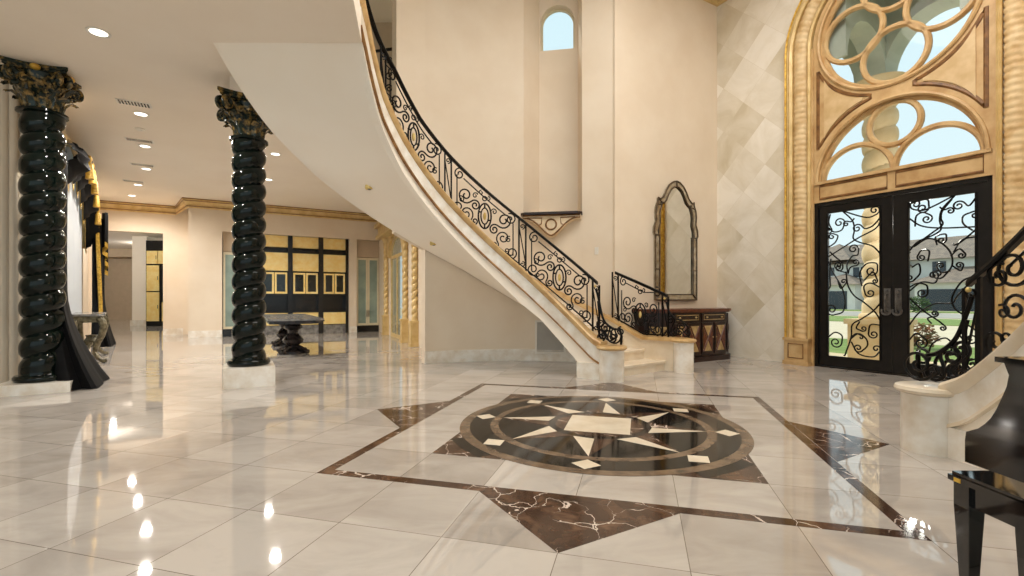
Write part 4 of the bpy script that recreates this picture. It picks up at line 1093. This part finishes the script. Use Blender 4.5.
def gold_column(t, label):
    c = GW(t, 0, -.07)
    g_ = thing('gilded_column', label, 'column', c, 'gilded columns by the garden door', 'thing')
    m = MB(); m.box((-.12, 0, -.12), (.12, .6, .12), lambda a, z, b: GW(t + a, z, -.07 + b)); m.box((-.14, .6, -.14), (.14, .66, .135), lambda a, z, b: GW(t + a, z, -.07 + b)); m.box((-.14, 0, -.14), (.14, .08, .135), lambda a, z, b: GW(t + a, z, -.07 + b)); m.build('pedestal', 'gold_paint', g_)
    m = MB(); twist(m, c, .09, .66, 3.05, .19, .5, 20, 10, 1, 2); m.build('shaft', 'gold_paint', g_)
    m = MB(); m.lathe([(.09, 3.04), (.11, 3.07), (.09, 3.1), (.14, 3.2), (.15, 3.245), (.08, 3.245)], c, 20); m.build('capital', 'gold_paint', g_)
gold_column(4.30, 'gilded twisted column left of the garden door, farthest back'); gold_column(1.22, 'gilded twisted column right of the garden door'); gold_column(.05, 'gilded twisted column half hidden by the wall under the stairs')
# closing wall from the stair wall back to the garden wall
m = MB(); m.add([(-1.64, 9.02, 0), (-1.2, 11.5, 0), (-1.2, 11.5, CE), (-1.64, 9.02, CE)], [(0, 1, 2, 3)])
struct(m, 'wall_side', 'plaster', 'short return wall behind the stair wall edge')

# ------------------------------------------------------------------ left wall, arch window, curtains
L0 = Vector((-6.75, 7.0, 0)); LD = Vector((-.636, .772, 0)); LN = Vector((.772, .636, 0))
def LW(t, z, b=0.0):    # b into the room
    p = L0 + LD * t + LN * b; return (p.x, p.y, z)
ac, ar, az, ah = 3.3, 3.9, 2.55, 1.62
ahole = [(ac - ar, .35), (ac - ar, az)] + arc(ac, az, ar, 180, 0, 40, ah)[1:-1] + [(ac + ar, az), (ac + ar, .35)]
m = MB(); m.prism([(-.62, 0), (-.62, .35)] + ahole[1:-1] + [(ac + ar, .35), (ac + ar, 0), (10.4, 0), (10.4, CE), (-.62, CE)] if False else [(-.75, 0), (10.4, 0), (10.4, CE), (-.75, CE)], LW, 0, -.25, [ahole])
struct(m, 'wall_left', 'plaster', 'cream left wall with the wide arched window')
m = MB(); m.box((-8.2, 0, 0), (-7.0, .1, 0)) if False else None
m = MB()
m.box((-3.0, -.5, 0), (0, 0, CE), lambda a, b, z: tuple(Vector((-7.0, 6.72, z)) + N * a + W * (-b)))
struct(m, 'wall_pier', 'plaster', 'cream wall pier left of the first twisted column')
m = MB()
for a in (-.12, -.02): m.lathe([(.05, 0), (.05, CE)], tuple(Vector((-7.0, 6.72, 0)) + N * a - W * .02), 12)
struct(m, 'trim_4', 'plaster', 'rounded vertical molding on the wall pier edge', 'molding')
w4 = thing('window_4', 'wide arched window with gilded trim behind the left curtains', 'window', LW(ac, .35), kind='structure')
m = MB(); rows = []
for t in frange(180, 0, 50):
    c, s = cs(t); rows.append([LW(ac + (ar + q) * c, az + (ah + q) * s, b) for q, b in ((-.06, -.1), (-.06, .05), (.0, .09), (.06, .05), (.08, -.01))])
m.grid(rows, closed_u=True, caps=True); m.build('arch_trim', 'gold_paint', w4)
m = MB()
for t in frange(ac - ar + .65, ac + ar - .65, 8): m.box((t - .04, .35, -.16), (t + .04, az + ah * math.sqrt(max(0, 1 - ((t - ac) / ar) ** 2)), -.1), lambda t_, z, b: LW(t_, z, b))
m.box((ac - ar, az - .05, -.16), (ac + ar, az + .05, -.1), lambda t_, z, b: LW(t_, z, b)); m.build('mullions', 'cream_frame', w4)
m = MB(); m.prism(ahole, LW, -.13, -.125); m.build('pane', 'glass', w4)
def drape(name, label, mat, t0, t1, z0, z1, b0, amp, waves, cat='curtain', group=None, flare=0, ztop=None):
    rows = []; nz = 14
    for i in range(nz + 1):
        u = i / nz; row = []
        for k in range(waves * 8 + 1):
            v = k / (waves * 8); t = t0 + (t1 - t0) * v
            zt = ztop(t) if ztop else z1
            z = zt + (z0 - zt) * u
            fl_ = flare * max(0, u - .55) ** 2 * 5
            b = b0 + amp * math.sin(2 * PI * waves * v + .5 * math.sin(3 * u)) + fl_
            row.append(LW(t + (v - .5) * fl_ * .5, z, b))
        rows.append(row)
    m = MB(); m.grid(rows)
    return tag(m.build(name, mat), label, cat, group)
ztop = lambda t: az + ah * math.sqrt(max(0.0, 1 - ((t - ac) / ar) ** 2)) - .05
for i, (a, b, lb) in enumerate(((2.4, 3.55, 'white sheer curtain panel nearest the twisted column'), (3.65, 4.85, 'white sheer curtain panel in the middle of the arched window'), (4.95, 6.3, 'white sheer curtain panel beside the gold edged black drape'))):
    drape('sheer_curtain', lb, 'sheer', a, b, .03, 3, .0, .035, 6, 'curtain', 'sheer curtains on the arched window', ztop=ztop)
# black drapes with puddles
def cloth(name, label, t0, t1, cat, parent=None, z_top=3.3, b0=.16, wid=.16, spread=.75, bw=.34):
    rows = []; nz = 22; K = 40
    for i in range(nz + 1):
        u = i / nz; z = .012 + (z_top - .012) * (1 - u) ** 1.0; row = []
        fl_ = max(0, (u - .60) / .40) ** 1.7
        for k in range(K):
            th = 2 * PI * k / K; rip = 1 + .13 * math.sin(5 * th + 2 * u) + .06 * math.sin(9 * th - 3 * u)
            tt = (t0 + t1) / 2 + ((t1 - t0) / 2 + .35 * fl_) * math.cos(th) * rip
            bb = b0 + bw / 2 + spread * fl_ * .5 + (bw / 2 + spread * fl_ * .5) * math.sin(th) * rip
            row.append(LW(tt, z, bb))
        rows.append(row)
    m = MB(); m.grid(rows, closed_u=True, caps=True)
    o = m.build(name, 'cloth_black'); return tag(o, label, cat)
d1 = cloth('black_drape', 'black drape pooling on the floor behind the left twisted column', -.75, -.05, 'drape', spread=.44, bw=.14, b0=.03)
d2 = cloth('black_drape', 'long black drape with gold edge at the far side of the arched window', 6.5, 7.1, 'drape', spread=.22, bw=.24, b0=.2)
m = MB(); m.tube([LW(6.46, 3.3 - 3.0 * u, .30 + .10 * u) for u in frange(0, 1, 14)], .045, 6); m.build('gold_trim', 'cloth_gold', d2)
sg_ = thing('swag_valance', 'black swagged valance with gold tassel fringe along the window arch', 'valance', LW(4.6, 3.6))
segs = [(.6, 1.9), (1.7, 3.0), (2.8, 4.1), (3.9, 5.1), (4.9, 6.1), (5.9, 7.1)]
for a, b in segs:
    rows = []
    za, zb_ = ztop(a), ztop(b)
    for i in range(13):
        u = i / 12; row = []
        for k in range(17):
            v = k / 16; hang = .45 + .55 * math.sin(PI * v)
            z = za + (zb_ - za) * v + .02 - .72 * u * hang
            row.append(LW(a + (b - a) * v, z, .10 + .26 * math.sin(PI * min(1, u * 1.1)) * (.55 + .45 * math.sin(PI * v)) + .035 * math.sin(u * 22 + v * 2)))
        rows.append(row)
    m = MB(); m.grid(rows); sw_ = m.build('swag', 'cloth_black', sg_)
    m = MB(); rows2 = [rows[-1], [tuple(Vector(p) + LN * .02 - Vector((0, 0, .10 + .03 * (k % 2)))) for k, p in enumerate(rows[-1])]]; m.grid(rows2); m.build('fringe', 'cloth_gold', sw_)
for a in (1.8, 2.9, 4.0, 5.0, 6.0, 6.8):
    z = ztop(a) - .30; c = LW(a, z, .34)
    m = MB(); m.lathe([(.015, .12), (.04, .06), (.02, 0), (.05, -.05), (.065, -.30), (.05, -.31)], c, 10); m.build('tassel', 'cloth_gold', sg_)
m = MB(); rows = []
for i in range(11):
    u = i / 10; row = []
    for k in range(25):
        v = k / 24; row.append(LW(6.45 + .7 * v, 3.45 - u * (.75 + .75 * v), .46 + .06 * math.sin(v * 20)))
    rows.append(row)
m.grid(rows); jb = m.build('jabot', 'cloth_black', sg_)
m = MB(); m.grid([rows[-1], [tuple(Vector(p) - Vector((0, 0, .12))) for p in rows[-1]]]); m.build('fringe', 'cloth_gold', jb)
# console table with cabriole legs
ctb = thing('console_table', 'ornate silvered console table with curved legs before the window', 'table', LW(3.0, 0, .3))
TB = -.26
LWt = lambda t, b, z: LW(t, z, b + TB)
m = MB()
outt = [(2.2, .30), (2.2, .72), (2.3, .80), (3.85, .80), (3.95, .72), (3.95, .30)]
m.prism(outt, LWt, .90, .94); m.build('table_top', 'table_stone', ctb)
m = MB(); m.prism([(2.26, .34), (2.26, .68), (2.34, .75), (3.81, .75), (3.89, .68), (3.89, .34)], LWt, .78, .90); m.build('apron', 'antique_silver', ctb)
for t, b in ((2.32, .70), (3.84, .70), (2.32, .38), (3.84, .38)):
    sb = 1 if b > .5 else -.3; stt = 1 if t > 3 else -1
    m = MB(); m.tube([LW(t + stt * x, z, b + sb * x + TB) for x, z in ((0, .86), (.06, .80), (.085, .70), (.05, .52), (-.03, .34), (-.05, .20), (.0, .10), (.07, .045), (.11, .05))], .055, 8, taper=lambda u: 1.25 - .75 * u if u < .85 else .65); m.build('leg', 'antique_silver', ctb)
m = MB(); m.tube([LW(2.36 + 1.44 * u, .24 + .10 * math.sin(PI * u), .52 + TB + .06 * math.sin(PI * u)) for u in frange(0, 1, 12)], .03, 6); c = LW(3.08, .36, .58 + TB); m.lathe([(.02, -.1), (.1, -.06), (.13, .02), (.08, .1), (.1, .14), (.02, .15)], c, 14); m.build('stretcher', 'antique_silver', ctb)

# ------------------------------------------------------------------ recessed lights, vents, detector
def ceil_pt(px, py): 
    D = (CE - H) * 476 / (298 - py); return ((px - 512) * D / 476, D)
proto = None
LT = []
for (px, py, lb) in ((98.5, 32, 'recessed ceiling light nearest the camera, above the left column'), (140.9, 113.8, 'recessed ceiling light beside the largest ceiling vent'), (145, 146, 'recessed ceiling light just past the smoke detector'), (146.3, 168.7, 'recessed ceiling light beside the third ceiling vent'), (138, 184.7, 'recessed ceiling light beside the smallest ceiling vent'), (131.9, 195.5, 'recessed ceiling light closest to the back wall molding'), (275.4, 153.8, 'recessed ceiling light just right of the white based column'), (268.4, 179.4, 'recessed ceiling light right of the column and farther back')):
    x, y = ceil_pt(px, py); LT.append((x, y))
    if proto is None:
        proto = thing('recessed_light', lb, 'ceiling light', (0, 0, 0), 'recessed ceiling lights', absolute=False)
        m = MB(); m.lathe([(.085, -.001), (.115, -.001), (.115, -.012), (.085, -.008)], (0, 0, 0), 24); m.build('trim_ring', 'plastic_white', proto)
        m = MB(); m.lathe([(.086, -.002), (.084, -.009), (.04, -.012), (.001, -.013)], (0, 0, 0), 24); m.build('bulb', 'bulb', proto)
        o = proto
    else: o = copy_tree(proto)
    o.location = (x, y, CE); o['label'] = lb
proto = None
for (px, py, lb) in ((134, 103, 'largest slotted ceiling vent, nearest the camera'), (139.5, 140, 'second slotted ceiling vent from the camera'), (142.5, 164.6, 'third slotted ceiling vent from the camera'), (133.5, 181, 'farthest slotted ceiling vent')):
    x, y = ceil_pt(px, py)
    if proto is None:
        proto = thing('ceiling_vent', lb, 'vent', (0, 0, 0), 'ceiling vents', absolute=False)
        m = MB(); m.box((-.22, -.10, -.012), (.22, .10, -.001)); m.build('frame', 'plastic_white', proto)
        m = MB()
        for k in range(10): m.box((-.19 + .04 * k, -.08, -.016), (-.17 + .04 * k, -.01, -.011)); m.box((-.19 + .04 * k, .01, -.016), (-.17 + .04 * k, .08, -.011))
        m.build('slots', 'lacquer_black', proto); o = proto
    else: o = copy_tree(proto)
    o.location = (x, y, CE); o.rotation_euler = (0, 0, R(30)); o['label'] = lb
x, y = ceil_pt(140, 128.5)
sd = thing('smoke_detector', 'small white smoke detector between the ceiling lights', 'detector', (x, y, CE), absolute=False)
m = MB(); m.lathe([(.07, 0), (.07, -.02), (.05, -.035), (.001, -.036)], (0, 0, 0), 20); m.build('housing', 'plastic_white', sd)
m = MB(); m.ellipsoid((.03, 0, -.033), .008, .008, .005, 8, 6); m.build('indicator', 'pewter', sd)

# upper hall behind the landing
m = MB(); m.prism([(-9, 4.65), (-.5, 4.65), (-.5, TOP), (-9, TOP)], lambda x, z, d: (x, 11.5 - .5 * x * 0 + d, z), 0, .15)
struct(m, 'wall_upper', 'beige_wall', 'darker beige wall of the upper landing')

# ------------------------------------------------------------------ outside
gz = -.16
def OUT(a, b, z): return DW(a, z, b)
def ground(name, mat, pts, z, label, cat='ground', kind='structure'):
    m = MB(); m.prism(pts, OUT, z - .05, z); return tag(m.build(name, mat), label, cat, None, kind)
ground('ground_yard', 'drive', [(-60, .3), (70, .3), (70, 90), (-60, 90)], gz, 'pale paved forecourt outside the doors')
ground('porch_floor', 'stone_out', [(-4, .22), (6.4, .22), (6.4, 2.9), (-4, 2.9)], -.03, 'stone porch floor outside the doors', 'porch')
ground('lawn', 'grass', [(-30, 3.2), (3.5, 3.2), (3.5, 8.6), (-30, 8.6)], gz + .03, 'bright green lawn just outside the doors', 'lawn', 'stuff')
ground('verge', 'grass', [(-80, 22), (60, 22), (60, 31), (-80, 31)], gz + .03, 'grass verge along the near side of the street', 'lawn', 'stuff')
ground('street', 'asphalt', [(-80, 33), (60, 33), (60, 45), (-80, 45)], gz + .03, 'grey street in front of the far house', 'street')
ground('front_lawn', 'grass', [(-80, 48), (60, 48), (60, 53), (-80, 53)], gz + .05, 'grass in front of the white house across the street', 'lawn', 'stuff')
hb = 60
hs = thing('house', 'white two storey house with hip tiled roof across the street', 'house', DW(-20, 0, 60))
hx = lambda m, lo, hi: m.box(lo, hi, lambda a, z, b: DW(a, z, b))
m = MB(); hx(m, (-46, gz, hb), (-8, 5.7, hb + 12)); m.build('wall', 'house_white', hs)
m = MB(); hx(m, (-30, gz, hb - 4), (-24.5, 2.9, hb)); m.build('garage_wing', 'house_white', hs)
m = MB(); hx(m, (-19, gz, hb - 3), (-8, 2.9, hb)); m.build('garage_wing', 'house_white', hs)
m = MB(); hx(m, (-23.0, gz, hb - 2.2), (-20.6, 5.0, hb)); m.build('entry_bay', 'house_white', hs)
def hip(a0, a1, b0, b1, z0, h, e=.7):
    m = MB(); a0 -= e; a1 += e; b0 -= e; b1 += e; k = min((b1 - b0), (a1 - a0)) / 2
    m.add([DW(a0, z0, b0), DW(a1, z0, b0), DW(a1, z0, b1), DW(a0, z0, b1), DW(a0 + k, z0 + h, (b0 + b1) / 2), DW(a1 - k + .01, z0 + h, (b0 + b1) / 2)], [(0, 1, 5, 4), (1, 2, 5), (2, 3, 4, 5), (3, 0, 4), (0, 3, 2, 1)])
    m.build('roof', 'roof_tile', hs)
hip(-46, -8, hb, hb + 12, 5.7, 3.0); hip(-30, -24.5, hb - 4, hb + 3, 2.9, 1.5); hip(-19, -8, hb - 3, hb + 3, 2.9, 1.8); hip(-23, -20.6, hb - 2.2, hb + 2, 5.0, 1.3, .4); hip(-33, -27, hb - .4, hb + 8, 6.2, 2.6)
for a0, a1, z0, z1, b in ((-28.6, -25.4, gz, 2.1, hb - 4), (-18.4, -13.8, gz, 2.2, hb - 3), (-13, -9, gz, 2.2, hb - 3)):
    m = MB(); hx(m, (a0, z0, b - .08), (a1, z1, b + .1)); m.build('garage_door', 'window_dark', hs)
for a0, a1, z0, z1 in ((-18.4, -17.2, 4.2, 5.4), (-13.5, -12, 4.2, 5.4), (-26.5, -24.9, 3.9, 5.2), (-30, -28.8, 4.2, 5.3), (-36, -34, .8, 2.6), (-36, -34, 3.8, 5.2)):
    m = MB(); hx(m, (a0, z0, hb - .1), (a1, z1, hb + .05)); wf = m.build('window', 'window_dark', hs)
    m = MB(); hx(m, ((a0 + a1) / 2 - .06, z0, hb - .14), ((a0 + a1) / 2 + .06, z1, hb - .1)); m.build('muntin', 'house_white', wf)
    m = MB(); hx(m, (a0 - .12, z0 - .12, hb - .14), (a1 + .12, z0, hb - .1)); m.build('sill', 'house_white', wf)
m = MB(); hx(m, (-22.2, gz, hb - 2.3), (-21.4, 2.4, hb - 2.1)); m.build('entry_door', 'window_dark', hs)
def bush(x, y, z, r, mat, label, seed, n=420):
    rnd_ = random.Random(seed); m = MB()
    for _ in range(n):
        v = Vector((rnd_.gauss(0, 1), rnd_.gauss(0, 1), rnd_.gauss(0, 1))).normalized() * r * rnd_.uniform(.55, 1)
        c = Vector((x, y, z + r * .8)) + Vector((v.x, v.y, v.z * .85)); s_ = r * .16
        d1_ = Vector((rnd_.gauss(0, 1), rnd_.gauss(0, 1), rnd_.gauss(0, 1))).normalized(); d2_ = d1_.orthogonal().normalized()
        m.add([tuple(c - d1_ * s_), tuple(c + d2_ * s_ * .5), tuple(c + d1_ * s_), tuple(c - d2_ * s_ * .5)], [(0, 1, 2, 3)])
    return tag(m.build('shrub', mat), label, 'shrub')
q = DW(-.9, 0, 6.9); bush(q[0], q[1], gz, .45, 'bush_red', 'reddish round shrub on the lawn seen through the right door leaf', 3)
q = DW(-15, 0, 46.6); bush(q[0], q[1], gz, 1.0, 'bush_green', 'green shrub before the far house', 4)
# porch: twisted columns and arcade
for a, lb in ((.22, 'pale stone twisted column outside the left door leaf'), (2.16, 'stone twisted column outside the right side of the doors')):
    c = DW(a, 0, 1.98); pc = thing('porch_column', lb, 'column', c, None, 'thing')
    m = MB(); m.box((-.40, -.03, -.40), (.40, .72, .40), lambda x, z, b: DW(a + x, z, 1.98 + b)); m.box((-.45, .72, -.45), (.45, .82, .45), lambda x, z, b: DW(a + x, z, 1.98 + b)); m.build('pedestal', 'stone_out', pc)
    m = MB(); m.lathe([(.34, .82), (.36, .87), (.34, .92), (.28, .95)], c, 28); m.build('base_ring', 'stone_out', pc)
    m = MB(); twist(m, c, .30, .93, 5.15, .36, .28, 32, 14, 1); m.build('shaft', 'stone_out', pc)
    m = MB(); m.lathe([(.28, 5.14), (.32, 5.18), (.28, 5.22), (.32, 5.4), (.42, 5.5), (.44, 5.56), (.3, 5.56)], c, 28); m.build('capital', 'stone_out', pc)
m = MB()
outa = [(-4, 5.56)]
for cc in (-1.72, 1.19, 4.10):
    r_ = .80 if cc == 1.19 else 1.60
    outa += arc(cc, 5.56, r_, 180, 0, 20, 1.0 if cc == 1.19 else 1.3)
outa += [(6.4, 5.56), (6.4, 7.6), (-4, 7.6)]
m.prism(outa, DW, 1.72, 2.24)
for aa in (.22, 2.16):
    m.prism([(.22, 5.56)] + arc(1.0, 5.56, .72, 180, 0, 16, .8) + [(1.75, 5.56), (1.75, 7.6), (.22, 7.6)], lambda b, z, d: DW(aa + d, z, b), -.2, .2)
struct(m, 'trim_5', 'stucco_out', 'stucco arches of the porch above the twisted columns', 'arcade')
m = MB(); m.prism([(-4, .25), (6.4, .25), (6.4, 2.24), (-4, 2.24)], lambda a, b, z: DW(a, z, b), 7.6, 7.8)
struct(m, 'ceiling_porch', 'stucco_out', 'stucco ceiling of the entrance porch', 'ceiling')

# ------------------------------------------------------------------ light
def lamp(kind, name, loc, energy, color=(1, 1, 1), **kw):
    d = bpy.data.lights.new(name, kind); d.energy = energy; d.color = color
    for k, v in kw.items(): setattr(d, k, v)
    o = bpy.data.objects.new(name, d); o.location = loc; col.objects.link(o); return o
def aim(o, p): o.rotation_euler = (Vector(p) - o.location).to_track_quat('-Z', 'Y').to_euler()
warm = (1, .94, .87)
rf = MB(); rf.prism([(9, -6), (9, 3.1), (4.8, 10.7), (1.6, 10.35), (0, 10.4), (-2.2, 12.4), (-5.2, 18.2), (-8, 20), (-8, 28.4), (-31, 28.4), (-31, 15.2), (-13.6, 15.2), (-7.1, 7.1), (-10, 5), (-10, -6)], lambda x, y, z: (x, y, z), TOP + .3, TOP + .5)  # unseen slab added above the ceilings to stop sun and sky leaking in
struct(rf, 'roof', 'beige_wall', 'unseen flat roof slab added over the hall to keep daylight out', 'roof')
m = MB(); m.prism([(-6, 0), (5.4, 0), (5.4, TOP + .3), (-6, TOP + .3)], lambda y, z, d: (-10 - d, y, z), 0, .2); struct(m, 'wall_west', 'plaster', 'plain cream wall outside the view on the left')
m = MB(); m.prism([(-6, 0), (3.1, 0), (3.1, TOP + .3), (-6, TOP + .3)], lambda y, z, d: (9 + d, y, z), 0, .2); struct(m, 'wall_east', 'plaster', 'plain cream wall outside the view on the right')
m = MB()
rect = lambda p, q, z0, z1: m.add([(p[0], p[1], z0), (q[0], q[1], z0), (q[0], q[1], z1), (p[0], p[1], z1)], [(0, 1, 2, 3)])
rect((-10, 5), (-7.15, 6.95), 0, TOP + .3); rect((-13.3, 15.1), (-7.15, 6.95), CE, TOP + .3); rect((-13.3, 15.1), (-5, 18), CE, TOP + .3); rect((-5, 18), (-2.2, 12.2), CE, TOP + .3); rect((-2.2, 12.2), (-1, 12), 0, TOP + .3); rect((-31, 15.2), (-31, 28), 0, 4.2); rect((-31, 15.2), (-13.8, 15.2), 0, 4.2)  # unseen sheets added to close the shell against light leaks
struct(m, 'wall_outer', 'stucco_out', 'unseen outer wall added above the low rooms against daylight leaks')
sun = lamp('SUN', 'sun', (0, 0, 20), 3.6, (1, .94, .84), angle=R(1)); sun.rotation_euler = (Vector((.40, -.62, -.72))).to_track_quat('-Z', 'Y').to_euler()
lamp('AREA', 'foyer_fill', (1.6, 4.6, TOP - .1), 315, warm, shape='DISK', size=4.5)  # broad area light added to fill the tall foyer, no fixture there
for p in ((-15.5, 18.5), (-19.5, 19.0), (-18.5, 24.0), (-22.5, 23.5)): lamp('POINT', 'kitchen_fill', (p[0], p[1], 3.7), 90, warm, shadow_soft_size=.08)  # bare point lights added to brighten the kitchen beyond the doorway
lamp('POINT', 'porch_fill', DW(1.19, 2.6, 1.0), 80, (1, .95, .86), shadow_soft_size=.15)  # point light added to lift the porch column, no lantern hangs here
lamp('AREA', 'entrance_fill', (4.4, 5.6, TOP - .1), 130, (1, .97, .93), shape='DISK', size=2.5)  # second area light, added to brighten the newel and tiled wall
lamp('AREA', 'gallery_fill', (-3.0, .2, CE - .02), 90, warm, shape='RECTANGLE', size=2.5, size_y=2.0)  # unseen area light under the low ceiling, added without a fixture
for i, (x, y) in enumerate(LT):
    lamp('SPOT', 'recessed_spot', (x, y, CE - .05), 240, (1, .94, .86), spot_size=R(165), spot_blend=.6, shadow_soft_size=.08)
w = bpy.data.worlds.new('world'); bpy.context.scene.world = w; w.use_nodes = True
nt = w.node_tree; bg = nt.nodes['Background']
tc = nt.nodes.new('ShaderNodeTexCoord'); sx = nt.nodes.new('ShaderNodeSeparateXYZ'); rp = nt.nodes.new('ShaderNodeValToRGB')
nt.links.new(tc.outputs['Generated'], sx.inputs[0]); nt.links.new(sx.outputs[2], rp.inputs[0])
e = rp.color_ramp.elements; e[0].position = 0; e[0].color = (.80, .94, .98, 1); e[1].position = .8; e[1].color = (.62, .85, .95, 1)
nt.links.new(rp.outputs[0], bg.inputs[0]); bg.inputs[1].default_value = 1.15

# ------------------------------------------------------------------ camera
cam = bpy.data.cameras.new('camera'); cam.lens = 36 * 476 / 1024; cam.sensor_width = 36; cam.shift_y = 10 / 1024
cam.clip_end = 400; cam.clip_start = .02
co = bpy.data.objects.new('camera', cam); co.location = (0, 0, H); co.rotation_euler = (PI / 2, 0, 0); col.objects.link(co)
sc = bpy.context.scene; sc.camera = co
sc.view_settings.view_transform = 'Standard'; sc.view_settings.look = 'None'; sc.view_settings.exposure = -0.08; sc.view_settings.gamma = 1
sc.view_settings.use_curve_mapping = False
sc.render.engine = 'CYCLES'
sc.cycles.use_denoising = True; sc.cycles.max_bounces = 8; sc.cycles.diffuse_bounces = 5; sc.cycles.transparent_max_bounces = 12
sc.cycles.sample_clamp_indirect = 6; sc.cycles.caustics_reflective = False; sc.cycles.caustics_refractive = False
for o in bpy.data.objects:
    for k in ('_abs', '_off'):
        if k in o: del o[k]
